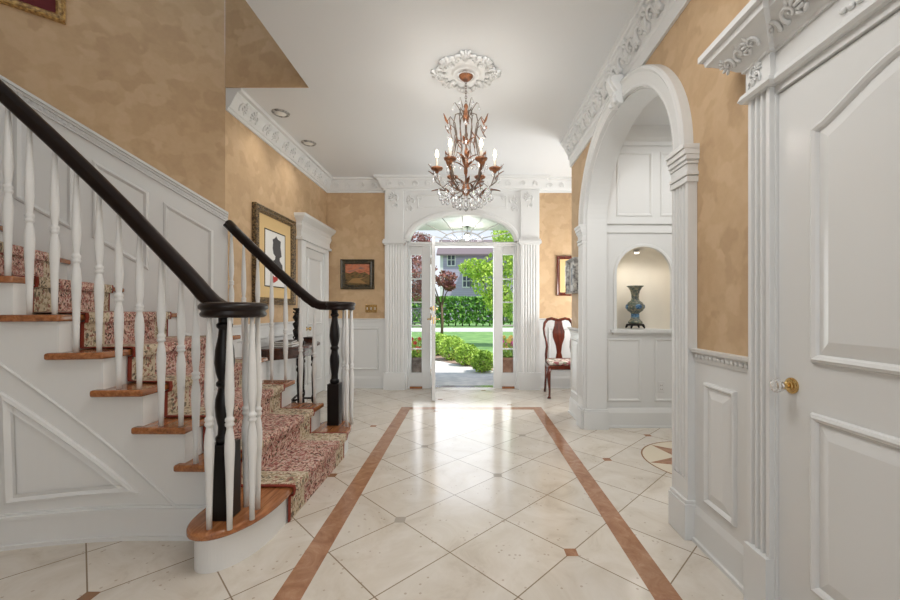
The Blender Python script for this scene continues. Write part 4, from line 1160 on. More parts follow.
def b_land(t, P, u0, u1, v0, v1):
    W, H = u1-u0, v1-v0
    flat(P, t, 'canvas', u0, u1, v0, v1, 0.012, noise_mat('painted_sky', [(0.3, srgb(150, 84, 62)), (0.5, srgb(196, 120, 84)), (0.7, srgb(120, 100, 96))], scale=9, stretch=(1, 1, 3), rough=0.5))
    bm = B(); pprism(bm, P, [(u0, v0), (u1, v0), (u1, v0+H*0.45), (u0+W*0.8, v0+H*0.62), (u0+W*0.6, v0+H*0.55), (u0+W*0.4, v0+H*0.66), (u0+W*0.2, v0+H*0.54), (u0, v0+H*0.6)], 0.012, 0.0135)
    obj('painted_hills', bm, noise_mat('painted_hills', [(0.35, srgb(48, 40, 26)), (0.55, srgb(120, 92, 50)), (0.7, srgb(70, 76, 40))], scale=14, stretch=(1, 1, 3), rough=0.5), t)
    bm = B(); pprism(bm, P, [(u0+W*0.1, v0+H*0.1), (u0+W*0.9, v0+H*0.04), (u0+W*0.6, v0+H*0.25), (u0+W*0.85, v0+H*0.36), (u0+W*0.3, v0+H*0.3)], 0.013, 0.0145)
    obj('painted_path', bm, mat('painted_path', srgb(150, 116, 70), 0.5), t)
DKFR = noise_mat('dark_green_bronze_frame', [(0.35, srgb(36, 34, 24)), (0.7, srgb(84, 72, 48))], scale=40, rough=0.35)
picture('landscape_painting', 'small landscape painting with red sky in a dark frame on the far wall', FW, -1.985, -1.47, 1.52, 1.975, 0.07, 0.04, DKFR, None, b_land)
def b_dark(t, P, u0, u1, v0, v1):
    flat(P, t, 'mat', u0, u1, v0, v1, 0.012, CREAMMAT); flat(P, t, 'print', u0+0.08, u1-0.08, v0+0.1, v1-0.1, 0.0135, PAPERW)
picture('framed_print', 'dark wood framed picture above the dining chair by the front door', FW, 1.33, 1.84, 1.42, 2.03, 0.05, 0.03, MAHOG, None, b_dark)
def b_mir(t, P, u0, u1, v0, v1):
    flat(P, t, 'mat', u0, u1, v0, v1, 0.03, PAPERW); flat(P, t, 'print', u0+0.05, u1-0.05, v0+0.07, v1-0.07, 0.0315, noise_mat('dim_print', [(0.35, srgb(90, 100, 110)), (0.65, srgb(190, 196, 200))], scale=9, rough=0.4))
picture('framed_print', 'silver framed print on the end of the right wall beyond the arch', RW, 4.24, 4.56, 1.385, 1.775, 0.03, 0.075, SILV, None, b_mir)
def b_gold(t, P, u0, u1, v0, v1):
    flat(P, t, 'mat', u0, u1, v0, v1, 0.014, MAROON); flat(P, t, 'print', u0+0.13, u1-0.13, v0+0.15, v1-0.15, 0.016, PAPERW)
pr, pb = sw_pt(66, 25)
picture('framed_print', 'gilt framed print with maroon mat high on the stairwell wall', SW, pr, pr+0.62, pb, pb+0.8, 0.05, 0.04, GOLDFRAME, None, b_gold)

# ------------------------------------------------------------------ VASE in the niche
vx, vy = 1.757, 4.15
vt = thing('vase', 'blue green patterned vase on a dark wooden stand in the wall niche', 'vase', (vx, vy, NZ))
CLOI = noise_mat('vase_enamel', [(0.1, srgb(84, 94, 86)), (0.35, srgb(132, 132, 114)), (0.5, srgb(62, 74, 84)), (0.65, srgb(152, 142, 116)), (0.85, srgb(78, 94, 84))], scale=70, kind='voronoi', rough=0.3)
BLUE = noise_mat('vase_blue_band', [(0.2, srgb(40, 70, 110)), (0.6, srgb(90, 130, 160))], scale=60, kind='voronoi', rough=0.3)
bm = B(); lathe(bm, [(0, 0.055), (0.065, 0.055), (0.072, 0.062), (0.07, 0.078), (0.055, 0.092), (0.043, 0.11), (0.04, 0.16), (0.046, 0.17), (0.078, 0.195), (0.091, 0.225), (0.09, 0.245), (0.072, 0.28), (0.045, 0.30), (0.038, 0.32), (0.039, 0.36), (0.048, 0.40), (0.068, 0.438), (0.086, 0.452), (0.084, 0.457), (0.06, 0.445), (0.034, 0.40), (0, 0.38)], (vx, vy, NZ), 28)
vb = obj('vase_body', bm, CLOI, vt)
bm = B(); lathe(bm, [(0.0435, 0.112), (0.0425, 0.115), (0.0415, 0.155), (0.0425, 0.16)], (vx, vy, NZ), 24); obj('band', bm, BLUE, vb)
for a in (-1.57, 0, 1.57, 3.14):
    bm = B(); p = Vector((vx+0.089*math.cos(a), vy+0.089*math.sin(a), NZ+0.235)); ell(bm, p, ((0.03*abs(math.sin(a))+0.006, 0, 0), (0, 0.03*abs(math.cos(a))+0.006, 0), (0, 0, 0.026)), 10, 6); obj('medallion', bm, BLUE, vb)
bm = B()
lathe(bm, [(0, 0.035), (0.088, 0.035), (0.098, 0.042), (0.092, 0.052), (0, 0.054)], (vx, vy, NZ), 8, smooth=False)
for k in range(4):
    a = PI/4+PI/2*k
    tube(bm, [(vx+0.082*math.cos(a), vy+0.082*math.sin(a), NZ+0.04), (vx+0.095*math.cos(a), vy+0.095*math.sin(a), NZ+0.02), (vx+0.10*math.cos(a), vy+0.10*math.sin(a), NZ+0.007)], [0.014, 0.011, 0.007], 6)
obj('stand', bm, DARKWOOD, vt)

# ------------------------------------------------------------------ QUEEN ANNE CHAIR
qx, qy = 1.30, 5.27
cht = thing('dining_chair', 'dark wood splat back dining chair with pale floral seat by the front door', 'chair', (qx, qy+0.22, 0))
bm = B(); prism(bm, [(qx-0.24, qy), (qx+0.24, qy), (qx+0.205, qy+0.44), (qx-0.205, qy+0.44)], 0.39, 0.445); obj('seat_frame', bm, MAHOG, cht, bevel=0.01)
FLORAL = noise_mat('floral_upholstery', [(0.2, srgb(150, 90, 92)), (0.35, srgb(222, 214, 204)), (0.6, srgb(230, 224, 214)), (0.8, srgb(140, 138, 120))], scale=22, kind='voronoi', rough=0.9)
bm = B(); prism(bm, [(qx-0.225, qy+0.015), (qx+0.225, qy+0.015), (qx+0.195, qy+0.42), (qx-0.195, qy+0.42)], 0.445, 0.495); obj('seat', bm, FLORAL, cht, bevel=0.022, seg=3)
for s in (-1, 1):
    bm = B(); fx_, fy_ = qx+s*0.225, qy+0.02
    tube(bm, [(fx_, fy_+0.01, 0.42), (fx_+s*0.012, fy_-0.012, 0.34), (fx_+s*0.004, fy_-0.006, 0.22), (fx_-s*0.006, fy_+0.004, 0.10), (fx_, fy_-0.006, 0.035), (fx_+s*0.006, fy_-0.02, 0.012), (fx_+s*0.006, fy_-0.024, 0.002)], [0.03, 0.03, 0.02, 0.014, 0.016, 0.026, 0.024], 10)
    obj('leg', bm, MAHOG, cht)
    bm = B(); bx_ = qx+s*0.19; by_ = qy+0.43
    tube(bm, [(bx_, by_-0.01, 0.42), (bx_, by_, 0.25), (bx_+s*0.008, by_+0.04, 0.002)], [0.02, 0.017, 0.017], 8); obj('leg', bm, MAHOG, cht)
bm = B()
L_ = [(-0.185, 0.43), (-0.19, 0.55), (-0.175, 0.66), (-0.18, 0.74), (-0.205, 0.84), (-0.215, 0.93), (-0.20, 1.01), (-0.16, 1.06), (-0.10, 1.075), (-0.05, 1.06), (0, 1.05)]
full = L_ + [(-x, z) for x, z in L_[-2::-1]]
yb = lambda z: qy+0.42+0.09*max(0, z-0.45)
tube(bm, [(qx+x, yb(z), z) for x, z in full], [0.018 if z < 1.0 else 0.022 for x, z in full], 8); obj('back_frame', bm, MAHOG, cht)
bm = B()
sp = [(0.045, 0.46), (0.05, 0.50), (0.032, 0.58), (0.045, 0.68), (0.085, 0.80), (0.09, 0.88), (0.06, 0.97), (0.05, 1.05)]
a_ = [(x, z) for x, z in sp] + [(-x, z) for x, z in sp[::-1]]
v0 = [bm.verts.new((qx+x, yb(z)-0.008, z)) for x, z in a_]; v1 = [bm.verts.new((qx+x, yb(z)+0.008, z)) for x, z in a_]
for i in range(len(a_)):
    j = (i+1) % len(a_); bm.faces.new((v0[i], v0[j], v1[j], v1[i]))
n8 = len(sp)
for vv in (v0, v1):
    for i in range(n8-1): bm.faces.new((vv[i], vv[i+1], vv[2*n8-2-i], vv[2*n8-1-i]))
obj('back_splat', bm, MAHOG, cht)
bm = B(); box(bm, qx-0.19, qx+0.19, qy+0.405, qy+0.435, 0.44, 0.50); obj('shoe_rail', bm, MAHOG, cht, bevel=0.006)

# ------------------------------------------------------------------ CONSOLE TABLE and what stands on it
ty, ta, tb, tz = 4.33, 0.58, 0.44, 0.82
X0 = -2.155
ct = thing('console_table', 'dark half round console table against the left wall behind the balusters', 'table', (-2.0, ty, 0))
def he(k, d=0.0): t = -PI/2+PI*k/24; return (X0+(tb+d)*math.cos(t), ty+(ta+d)*math.sin(t))
DKMA = noise_mat('dark_table_wood', [(0.3, srgb(44, 26, 20)), (0.7, srgb(84, 50, 36))], scale=6, rough=0.25, stretch=(6, 1, 6), coat=0.3)
bm = B(); prism(bm, [he(k) for k in range(25)], tz-0.025, tz); obj('tabletop', bm, DKMA, ct, bevel=0.006)
bm = B(); prism(bm, [he(k, -0.045) for k in range(25)], tz-0.12, tz-0.025); obj('apron', bm, DKMA, ct)
for k in (2, 9, 15, 22):
    x, y = he(k, -0.075); x = max(x, X0+0.03)
    bm = B(); lathe(bm, [(0.024, tz-0.13), (0.024, 0.62), (0.014, 0.60), (0.026, 0.575), (0.026, 0.56), (0.014, 0.54), (0.02, 0.45), (0.014, 0.22), (0.022, 0.2), (0.022, 0.15), (0.013, 0.13), (0.018, 0.04), (0.02, 0.02), (0.012, 0.0)], (x, y, 0), 12); obj('leg', bm, DARKWOOD, ct)
bm = B()
mid = Vector((X0+0.16, ty, 0.18))
for k in (2, 9, 15, 22):
    x, y = he(k, -0.075); x = max(x, X0+0.03); tube(bm, [(x, y, 0.18), (x*0.5+mid.x*0.5, y*0.5+ty*0.5, 0.2), tuple(mid)], 0.012, 8)
obj('stretcher', bm, DARKWOOD, ct)
for k, (w, l, h, z, col, rz, lab) in enumerate(((0.22, 0.3, 0.022, tz, srgb(90, 88, 84), 0.1, 'bottom grey book of the stack on the console table'), (0.2, 0.28, 0.018, tz+0.022, srgb(180, 170, 152), -0.12, 'middle cream book of the stack on the console table'), (0.17, 0.24, 0.018, tz+0.04, srgb(72, 66, 64), 0.2, 'top dark book of the stack on the console table'))):
    b_ = thing('book', lab, 'book', (-1.93, 4.10, z), group='books on the console table')
    bm = B(); M_ = Matrix.Rotation(rz, 3, 'Z')
    def rb(x0, x1, y0, y1, z0, z1):
        vs_ = box(bm, x0, x1, y0, y1, z0, z1)
        for q in vs_: q.co = M_ @ q.co + Vector((-1.93, 4.10, z))
    rb(-w/2, w/2, -l/2, l/2, 0, 0.003); rb(-w/2, w/2, -l/2, l/2, h-0.003, h); rb(-w/2, -w/2+0.004, -l/2, l/2, 0.003, h-0.003)
    obj('cover', bm, mat('book_cover_%d' % k, col, 0.5), b_)
    bm = B(); rb(-w/2+0.004, w/2-0.006, -l/2+0.006, l/2-0.006, 0.003, h-0.003); obj('pages', bm, PAPERW, b_)
lx, ly = -1.95, 4.40
t_ = thing('candlestick', 'tall dark twisted candlestick beside the books on the console table', 'candlestick', (lx, ly, tz))
bm = B(); lathe(bm, [(r*1.25, z) for r, z in [(0, 0), (0.065, 0), (0.068, 0.02), (0.05, 0.03), (0.03, 0.05), (0.018, 0.07), (0.03, 0.10), (0.036, 0.13), (0.02, 0.16), (0.03, 0.19), (0.038, 0.22), (0.02, 0.25), (0.028, 0.28), (0.034, 0.31), (0.018, 0.34), (0.014, 0.37), (0.034, 0.385), (0.036, 0.40), (0.02, 0.402), (0, 0.402)]], (lx, ly, tz), 16); obj('stem', bm, BLACK, t_)
bm = B()
for s in (0, PI): tube(bm, [(lx+0.04*math.cos(s+k*0.55), ly+0.04*math.sin(s+k*0.55), tz+0.06+0.013*k) for k in range(24)], 0.008, 6)
obj('twist', bm, BLACK, t_)
t_ = thing('trinket_box', 'small dark lidded box at the right of the candlestick', 'box', (-1.93, 4.70, tz))
bm = B(); box(bm, -1.98, -1.88, 4.64, 4.76, tz, tz+0.04); obj('box_body', bm, DKMA, t_, bevel=0.004)
bm = B(); box(bm, -1.985, -1.875, 4.635, 4.765, tz+0.04, tz+0.055); obj('lid', bm, DARKWOOD, t_, bevel=0.005)
# ------------------------------------------------------------------ OUTSIDE
GZ = -0.15
STONE = noise_mat('bluestone_paving', [(0.3, srgb(186, 182, 182)), (0.6, srgb(214, 208, 204)), (0.8, srgb(226, 220, 214))], scale=5, rough=0.8)
LAWN = noise_mat('lawn_grass', [(0.3, srgb(92, 132, 74)), (0.6, srgb(124, 162, 94)), (0.8, srgb(152, 184, 112))], scale=2.2, rough=0.95, detail=10)
ROAD = mat('pale_road', srgb(206, 202, 200), 0.9)
MULCH = noise_mat('mulch', [(0.3, srgb(120, 92, 78)), (0.7, srgb(184, 160, 144))], scale=30, rough=0.95)
bm = B(); box(bm, -3, 3, 6.15, 7.4, GZ, -0.02); struct(obj('floor_porch', bm, STONE), 'stone porch outside the front door')
bm = B(); box(bm, -40, 40, 7.4, 90, GZ-0.3, GZ-0.02); struct(obj('ground', bm, LAWN), 'lawn beyond the porch')
bm = B(); prism(bm, [(-2.2, 7.4), (1.6, 7.4), (1.6, 8.3), (0.6, 9.2), (-0.6, 10.2), (-2.2, 11.2), (-4.5, 11.4), (-4.5, 9.6)], GZ-0.03, GZ); struct(obj('ground_path', bm, STONE), 'pale stone path curving from the porch')
bm = B(); prism(bm, [(1.6, 8.2), (0.55, 8.6), (-0.5, 9.9), (-1.2, 11.0), (-0.9, 12.2), (0.5, 10.8), (1.6, 10.0)], GZ-0.02, GZ+0.01); struct(obj('ground_bed', bm, MULCH), 'mulched planting bed')
bm = B(); box(bm, -40, 40, 24.5, 29.5, GZ-0.03, GZ+0.0); struct(obj('ground_road', bm, ROAD), 'pale road beyond the lawn')
bm = B(); box(bm, -3, 3, 6.15, 7.45, 2.72, 2.85); struct(obj('ceiling_porch', bm, WHITE), 'white porch ceiling')
bm = B(); box(bm, -8, -1.3, 6.15, 6.2, -0.15, 3.5); box(bm, 1.06, 8, 6.15, 6.2, -0.15, 3.5); box(bm, -1.3, 1.06, 6.15, 6.2, 2.85, 3.5); struct(obj('wall_outside', bm, mat('outside_siding', srgb(214, 210, 204), 0.8)), 'outside face of the house')

def leafmat(name, c1, c2, c3):
    m = noise_mat(name, [(0.3, c1), (0.5, c2), (0.7, c3)], scale=3.5, rough=0.6, detail=4)
    m.node_tree.nodes['Principled BSDF'].inputs['Subsurface Weight'].default_value = 0.0
    return m
def foliage(bm, c, rad, n, size, shell=0.55, seed=1):
    rnd = random.Random(seed); c = Vector(c)
    for _ in range(n):
        while True:
            p = Vector((rnd.uniform(-1, 1), rnd.uniform(-1, 1), rnd.uniform(-1, 1)))
            if shell < p.length < 1: break
        q = c+Vector((p.x*rad[0], p.y*rad[1], p.z*rad[2]))
        a = Vector((rnd.gauss(0, 1), rnd.gauss(0, 1), rnd.gauss(0, 1))).normalized()
        b_ = a.cross(Vector((rnd.gauss(0, 1), rnd.gauss(0, 1), rnd.gauss(0, 1)))).normalized()
        s = size*rnd.uniform(0.6, 1.3)
        bm.faces.new([bm.verts.new(q+a*s), bm.verts.new(q+b_*s*0.55), bm.verts.new(q-a*s), bm.verts.new(q-b_*s*0.55)])
def tree(name, label, cat, base, trunk_h, blobs, lm, n, size, tr=0.08, group=None, seed=1, tmat=None):
    t = thing(name, label, cat, base, group)
    bm = B(); b0 = Vector(base)
    tube(bm, [b0, b0+Vector((tr*0.4, 0, trunk_h*0.5)), b0+Vector((0, 0, trunk_h))], [tr, tr*0.8, tr*0.6], 8)
    for (dx, dy, dz, rx, ry, rz) in blobs[:5]:
        tube(bm, [b0+Vector((0, 0, trunk_h*0.85)), b0+Vector((dx*0.5, dy*0.5, (trunk_h+dz)/2)), b0+Vector((dx, dy, dz))], [tr*0.5, tr*0.35, tr*0.15], 6)
    obj('trunk', bm, tmat or BARK, t)
    bm = B()
    for i, (dx, dy, dz, rx, ry, rz) in enumerate(blobs): foliage(bm, b0+Vector((dx, dy, dz)), (rx, ry, rz), n, size, 0.4, seed*10+i)
    obj('foliage', bm, lm, t, weld=False)
    return t
BARK = noise_mat('bark', [(0.3, srgb(84, 66, 52)), (0.7, srgb(130, 108, 90))], scale=20, rough=0.9)
BOX = leafmat('boxwood_leaves', srgb(112, 150, 50), srgb(160, 194, 76), srgb(196, 218, 104))
HEDGE = leafmat('hedge_leaves', srgb(56, 104, 40), srgb(92, 146, 56), srgb(146, 190, 80))
GREEN = leafmat('bright_tree_leaves', srgb(130, 178, 60), srgb(184, 214, 84), srgb(216, 234, 122))
RED = leafmat('maple_leaves', srgb(110, 62, 60), srgb(146, 92, 86), srgb(170, 122, 108))
def ext(px, py, Y): return (px-470)*Y/390, 1.2-(py-310)*Y/390
labs = ['clipped box shrub nearest the front door on the right', 'rounded box shrub second from the door along the path', 'box shrub in the middle of the row along the path', 'farthest box shrub along the path behind the open door leaf']
for k, (px, py, Y, r) in enumerate(((483, 364, 8.5, 0.26), (467, 357, 9.5, 0.29), (452, 351, 10.5, 0.36), (438, 346, 11.6, 0.36))):
    x, z = ext(px, py, Y)
    t = thing('box_shrub', labs[k], 'shrub', (x, Y, GZ), group=None)
    bm = B(); foliage(bm, (x, Y, GZ+r*0.92), (r*1.1, r, r*0.95), 1500, 0.035, 0.5, 50+k); obj('foliage', bm, BOX, t, weld=False)
    bm = B()
    for q in range(5): tube(bm, [(x+0.02*q-0.04, Y, GZ), (x+(q-2)*0.09, Y+0.05*(q % 2), GZ+r*1.2)], [0.012, 0.006], 5)
    obj('stems', bm, BARK, t)
# hedge
ht = thing('hedge', 'long clipped green hedge on the far side of the road', 'hedge', (0, 33, GZ))
bm = B(); rnd = random.Random(3)
for _ in range(9000):
    q = Vector((rnd.uniform(-8, 6), rnd.choice((32.4, 32.4, 33.6))+rnd.uniform(-0.15, 0.25), rnd.uniform(0.25, 2.3)+GZ))
    if rnd.random() < 0.35: q = Vector((q.x, rnd.uniform(32.3, 33.7), 2.3+GZ+rnd.uniform(-0.1, 0.15)))
    a = Vector((rnd.gauss(0, 1), rnd.gauss(0, 1), rnd.gauss(0, 1))).normalized(); b_ = a.cross(Vector((rnd.gauss(0, 1), rnd.gauss(0, 1), rnd.gauss(0, 1)))).normalized(); s = rnd.uniform(0.09, 0.2)
    bm.faces.new([bm.verts.new(q+a*s), bm.verts.new(q+b_*s*.6), bm.verts.new(q-a*s), bm.verts.new(q-b_*s*.6)])
obj('foliage', bm, HEDGE, ht, weld=False)
bm = B()
for k in range(24): tube(bm, [(-7.6+0.58*k, 33, GZ-0.02), (-7.6+0.58*k+0.08*math.sin(k), 33, 2.0)], 0.06, 6)
obj('stems', bm, BARK, ht)
tree('maple_tree', 'red leaved maple tree on the lawn left of the doorway', 'tree', (-1.27, 17.5, GZ), 1.7,
     [(0.15, 0, 2.75, 0.55, 0.5, 0.36), (-0.95, 0, 3.2, 0.75, 0.7, 0.65), (-1.05, 0, 2.2, 0.4, 0.4, 0.55), (-1.1, 0, 4.5, 0.7, 0.5, 0.35), (0.35, 0, 2.4, 0.28, 0.3, 0.2), (-1.6, 0, 3.8, 0.7, 0.6, 0.6)], RED, 420, 0.075, 0.07, seed=2)
tree('leafy_tree', 'bright green tree on the right of the view through the door', 'tree', (0.95, 14.5, GZ), 1.6,
     [(-0.25, 0, 2.45, 0.7, 0.7, 0.7), (0.3, 0, 3.0, 0.8, 0.7, 0.6), (-0.75, 0, 2.9, 0.65, 0.55, 0.38), (0.75, 0, 2.3, 0.7, 0.7, 0.9), (0.1, 0, 1.75, 0.6, 0.6, 0.6), (0.5, 0, 4.1, 0.7, 0.6, 0.35), (0.9, 0, 3.4, 0.8, 0.7, 0.5), (1.4, 0, 2.8, 0.7, 0.7, 0.8), (0.7, 0.2, 1.5, 0.6, 0.5, 0.55)], GREEN, 800, 0.06, 0.06, seed=4)
for k, (x, y, h, lab) in enumerate(((-9.5, 40, 7.0, 'tall dark tree beside the lavender house on its left'), (7.5, 42, 8.0, 'tall green tree rising behind the hedge on the right'))):
    tree('tall_tree', lab, 'tree', (x, y, GZ), h*0.45, [(0, 0, h*0.62, h*0.28, h*0.28, h*0.28), (h*0.12, 0, h*0.85, h*0.2, h*0.2, h*0.18), (-h*0.14, 0, h*0.8, h*0.2, h*0.2, h*0.2)], HEDGE, 900, 0.22, 0.2, seed=20+k)
# house across the road
HY = 46
SID = noise_mat('lavender_siding', [(0.4, srgb(168, 160, 186)), (0.6, srgb(186, 178, 202))], scale=1.0, stretch=(0.1, 0.1, 9), rough=0.8)
ROOF = mat('grey_roof_shingle', srgb(120, 108, 112), 0.9)
hs = thing('house', 'lavender shingled house with grey roof across the road', 'house', (-0.5, HY, GZ))
bm = B()
x0, z0 = ext(441, 250, HY); x1, z1 = ext(520, 320, HY)
box(bm, x0, x1, HY, HY+8, GZ, 7.9); obj('wall', bm, SID, hs)
bm = B(); prismpts = [(HY-0.5, 7.75), (HY+4, 10.2), (HY+8.5, 7.75), (HY+8.5, 7.55), (HY+4, 10.0), (HY-0.5, 7.55)]
a = [bm.verts.new((x0-0.5, y, z)) for y, z in prismpts]; b_ = [bm.verts.new((x1+0.5, y, z)) for y, z in prismpts]
for i in range(6):
    j = (i+1) % 6; bm.faces.new((a[i], a[j], b_[j], b_[i]))
bm.faces.new(a); bm.faces.new(b_); obj('roof', bm, ROOF, hs)
bm = B(); xp, zp = ext(478, 276, HY); box(bm, xp-1.6, xp+4, HY-1.6, HY, zp+0.9, zp+1.15); obj('porch_roof', bm, ROOF, hs)
bm = B(); xg, _ = ext(441, 0, HY); box(bm, xg-0.1, xg+0.25, HY-0.06, HY, GZ, 7.75); obj('corner_board', bm, WHITE, hs)
PANE = mat('dark_window_pane', srgb(70, 78, 92), 0.1)
for px, py, w, h in ((451.3, 260, 0.8, 1.25), (444.5, 282, 0.8, 1.1), (466.5, 281, 0.8, 1.35), (474.5, 281, 0.8, 1.35), (500, 262, 0.8, 1.2)):
    x, z = ext(px, py, HY)
    bm = B(); w2, h2 = w/2, h/2
    for (p, q, r_, s_) in ((-w2-.12, -w2, -h2-.12, h2+.12), (w2, w2+.12, -h2-.12, h2+.12), (-w2, w2, h2, h2+.12), (-w2, w2, -h2-.12, -h2), (-.04, .04, -h2, h2), (-w2, w2, -.04, .04)):
        box(bm, x+p, x+q, HY-0.1, HY, z+r_, z+s_)
    f = obj('window', bm, WHITE, hs); bm = B(); box(bm, x-w2, x+w2, HY-0.05, HY-0.01, z-h2, z+h2); obj('pane', bm, PANE, f)
# neighbour seen through the left sidelight
h2_ = thing('house', 'pale house seen through the left sidelight of the front door', 'house', (-7.5, 50, GZ))
bm = B(); box(bm, -12, -5.9, 50, 56, GZ, 6.3); obj('wall', bm, mat('pale_siding', srgb(206, 208, 216), 0.8), h2_)
bm = B(); pr_ = [(49.6, 6.2), (53, 8.2), (56.4, 6.2), (56.4, 6.0), (49.6, 6.0)]
a = [bm.verts.new((-12.4, y, z)) for y, z in pr_]; b_ = [bm.verts.new((-5.5, y, z)) for y, z in pr_]
for i in range(5):
    j = (i+1) % 5; bm.faces.new((a[i], a[j], b_[j], b_[i]))
bm.faces.new(a); bm.faces.new(b_); obj('roof', bm, ROOF, h2_)
for x in (-7.3, -6.5):
    bm = B(); box(bm, x-0.35, x+0.35, 49.92, 50, 3.2, 4.6); f = obj('window', bm, WHITE, h2_); bm = B(); box(bm, x-0.25, x+0.25, 49.88, 49.93, 3.3, 4.5); obj('pane', bm, PANE, f)
# fence with crossed braces seen through the left sidelight
ft = thing('fence', 'dark rail fence with crossed braces across the road, left of the hedge', 'fence', (-3.7, 30.5, GZ))
FENC = mat('dark_fence_wood', srgb(104, 104, 104), 0.8)
for x in (-5.3, -4.55, -3.8, -3.05):
    bm = B(); box(bm, x-0.06, x+0.06, 30.44, 30.56, GZ-0.02, 1.4); obj('post', bm, FENC, ft)
bm = B()
for z in (0.2, 1.3): box(bm, -5.3, -3.05, 30.48, 30.52, z-0.05, z+0.05)
obj('rail', bm, FENC, ft)
bm = B()
for x in (-5.3, -4.55, -3.8):
    tube(bm, [(x, 30.5, 0.2), (x+0.75, 30.5, 1.3)], 0.035, 5); tube(bm, [(x, 30.5, 1.3), (x+0.75, 30.5, 0.2)], 0.035, 5)
obj('brace', bm, FENC, ft)
# planters on the porch
def planter(name, label, x, y, pm, fcols, seed):
    t = thing(name, label, 'planter', (x, y, -0.02))
    bm = B(); lathe(bm, [(0, 0), (0.15, 0), (0.16, 0.03), (0.15, 0.06), (0.18, 0.12), (0.205, 0.3), (0.215, 0.36), (0.23, 0.37), (0.235, 0.41), (0.21, 0.41), (0.19, 0.36), (0, 0.36)], (x, y, -0.02), 20); obj('pot', bm, pm, t)
    bm = B(); foliage(bm, (x, y, 0.5), (0.24, 0.24, 0.2), 420, 0.035, 0.1, seed); obj('leaves', bm, BOX, t, weld=False)
    rnd = random.Random(seed)
    for c in fcols:
        bm = B()
        for _ in range(9):
            p = Vector((x+rnd.uniform(-0.2, 0.2), y-0.1+rnd.uniform(-0.1, 0.1), 0.55+rnd.uniform(-0.05, 0.2)))
            for q in range(5):
                aa = 2*PI*q/5; ell(bm, p+Vector((0.02*math.cos(aa), -0.01, 0.02*math.sin(aa))), ((0.016, 0, 0), (0, 0.008, 0), (0, 0, 0.016)), 6, 4)
        obj('flowers', bm, c, t)
t = thing('hanging_lantern', 'small dark lantern hanging on the porch, seen through the fan transom', 'lantern', (-0.05, 7.1, 2.47))
bm = B(); lathe(bm, [(0, 0.252), (0.03, 0.252), (0.03, 0.24), (0.006, 0.235), (0.006, 0.15), (0.03, 0.14), (0.07, 0.11), (0, 0.11)], (-0.05, 7.1, 2.47), 6, smooth=False); obj('cap', bm, BLACK, t)
bm = B(); lathe(bm, [(0, 0.11), (0.055, 0.11), (0.04, 0.0), (0, 0)], (-0.05, 7.1, 2.47), 6, smooth=False); obj('glass', bm, CRYSTAL, t)
PINK = mat('pink_petals', srgb(220, 96, 150), 0.6); REDF = mat('red_petals', srgb(200, 50, 50), 0.6); YEL = mat('yellow_petals', srgb(236, 200, 110), 0.6)
planter('flower_planter', 'grey stone planter with red flowers behind the left sidelight', -0.93, 6.85, noise_mat('stone_pot', [(0.3, srgb(92, 80, 72)), (0.7, srgb(150, 136, 124))], scale=9, rough=0.9), (REDF, YEL), 5)
planter('flower_planter', 'terracotta planter with pink flowers behind the right sidelight', 0.65, 6.85, noise_mat('terracotta_pot', [(0.3, srgb(140, 96, 74)), (0.7, srgb(190, 146, 118))], scale=9, rough=0.9), (PINK, YEL), 6)

# ------------------------------------------------------------------ LIGHT
w = bpy.data.worlds.new('World'); S.world = w; w.use_nodes = True
t, n, l = w.node_tree, w.node_tree.nodes, w.node_tree.links
bg = n['Background']
tc = n.new('ShaderNodeTexCoord'); sp_ = n.new('ShaderNodeSeparateXYZ'); l.new(tc.outputs['Generated'], sp_.inputs[0])
r = n.new('ShaderNodeValToRGB'); el = r.color_ramp.elements
el[0].position, el[0].color = 0.0, (0.9, 0.93, 0.98, 1); el[1].position, el[1].color = 0.7, (0.55, 0.72, 0.98, 1)
l.new(sp_.outputs[2], r.inputs[0]); l.new(r.outputs[0], bg.inputs['Color']); bg.inputs['Strength'].default_value = 1.0
def light(kind, name, loc, energy, size=1, size_y=None, rot=(0, 0, 0), col=(1, 1, 1), angle=None):
    d = bpy.data.lights.new(name, kind); d.energy = energy; d.color = col
    if kind == 'AREA':
        d.size = size
        if size_y: d.shape = 'RECTANGLE'; d.size_y = size_y
    elif kind == 'SUN': d.angle = size
    else: d.shadow_soft_size = size
    o = bpy.data.objects.new(name, d); C.objects.link(o); o.location = loc; o.rotation_euler = rot
    return o
sd = Vector((-0.42, 0.28, -0.86))
so = light('SUN', 'sun', (0, 0, 20), 4.5, 0.02, col=(1, 0.95, 0.86)); so.rotation_euler = sd.to_track_quat('-Z', 'Y').to_euler()
light('AREA', 'rear_fill', (-0.05, -2.9, 1.55), 16, 2.0, 1.8, (PI/2+0.1, 0, 0), (0.98, 0.99, 1))  # added fill behind the camera, set in the unseen back opening
light('AREA', 'upward_fill', (0.45, -0.5, 0.9), 60, 1.6, 1.6, (PI+0.65, 0, 0), (0.97, 0.985, 1))  # added fill aimed up to brighten the ceiling; no lamp stands here
light('AREA', 'overhead_fill', (-0.1, 1.5, 3.12), 22, 0.9, 0.9, (0, 0, 0), (1, 0.98, 0.95))  # invented overhead source, out of frame, brightens the middle of the hall
light('AREA', 'stairwell_fill', (-3.0, -0.5, 5.4), 3, 3.0, 3.0, (0.25, 0, 0), (1, 0.97, 0.94))  # weak fill added high over the stairs, no real opening behind it
light('AREA', 'door_fill', (DX, 6.35, 1.2), 26, 1.5, 2.1, (-PI/2-0.4, 0, 0), (0.95, 0.98, 1))  # lamp added outside the doorway, tilted up to lift the hall ceiling
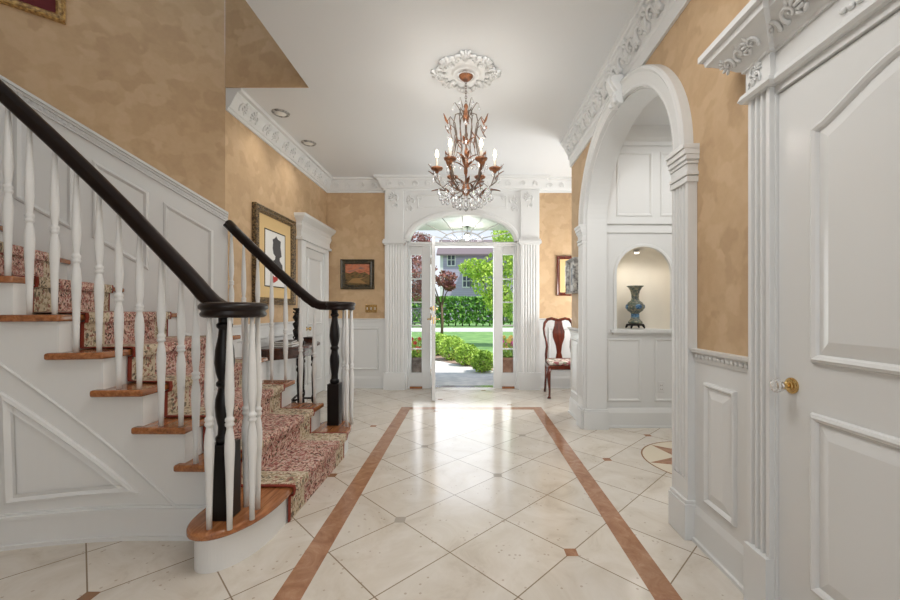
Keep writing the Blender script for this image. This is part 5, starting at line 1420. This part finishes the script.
for k in range(6):
    p = CP(0.28, PI*k/3, 2.4); light('POINT', 'candle_glow', (p.x, p.y, p.z+0.17), 3.2, 0.02, col=(1, 0.95, 0.88))
light('AREA', 'porch_fill', (-0.05, 7.05, 2.45), 5, 0.12, 0.12, (PI, 0, 0), (1, 0.93, 0.85))  # upward lamp added at the lantern to brighten the porch ceiling
fl_ = light('SPOT', 'far_wall_fill', (-0.1, 0.4, 3.1), 210, 0.12, col=(1, 0.985, 0.965)); fl_.data.spot_size = 1.2; fl_.data.spot_blend = 1.0; fl_.rotation_euler = Vector((-0.05, 5.6, -1.1)).to_track_quat('-Z', 'Y').to_euler()  # added out-of-frame spot that brightens the far wall, not a real fitting
for x, y in ((-1.92, 3.96), (-1.93, 4.67)):
    o = light('SPOT', 'can_light', (x, y, CH-0.03), 9, 0.06, col=(1, 0.95, 0.88)); o.data.spot_size = 2.2; o.data.spot_blend = 0.8
o = light('SPOT', 'niche_spot', (NX-0.02, 4.12, NS+NA-0.06), 5.0, 0.03, col=(1, 0.94, 0.84)); o.data.spot_size = 2.6; o.data.spot_blend = 0.9
light('AREA', 'alcove_fill', (2.2, 3.0, 3.0), 16, 0.7, 0.7, (0, 0, 0), (1, 0.98, 0.95))  # unseen fill added under the alcove ceiling to brighten the panelling

cl_ = light('AREA', 'corridor_fill', (2.4, 5.2, 1.3), 44, 0.9, 0.9, col=(1, 0.985, 0.96)); cl_.rotation_euler = Vector((-0.85, 0.0, 0.42)).to_track_quat('-Z', 'Y').to_euler()  # made-up source hidden round the corner, lifts far ceiling and left wall

# ------------------------------------------------------------------ CAMERA
cam = bpy.data.cameras.new('camera'); co = bpy.data.objects.new('camera', cam); C.objects.link(co)
co.location = (0, 0, 1.2); co.rotation_euler = (PI/2, 0, 0)
cam.sensor_width = 36; cam.lens = 36*390/900; cam.shift_x = -20/900; cam.shift_y = 10/900; cam.clip_start = 0.05; cam.clip_end = 300
S.camera = co
vs_ = S.view_settings
vs_.view_transform = 'Standard'; vs_.look = 'None'; vs_.gamma = 1; vs_.use_curve_mapping = False; vs_.exposure = 0.14
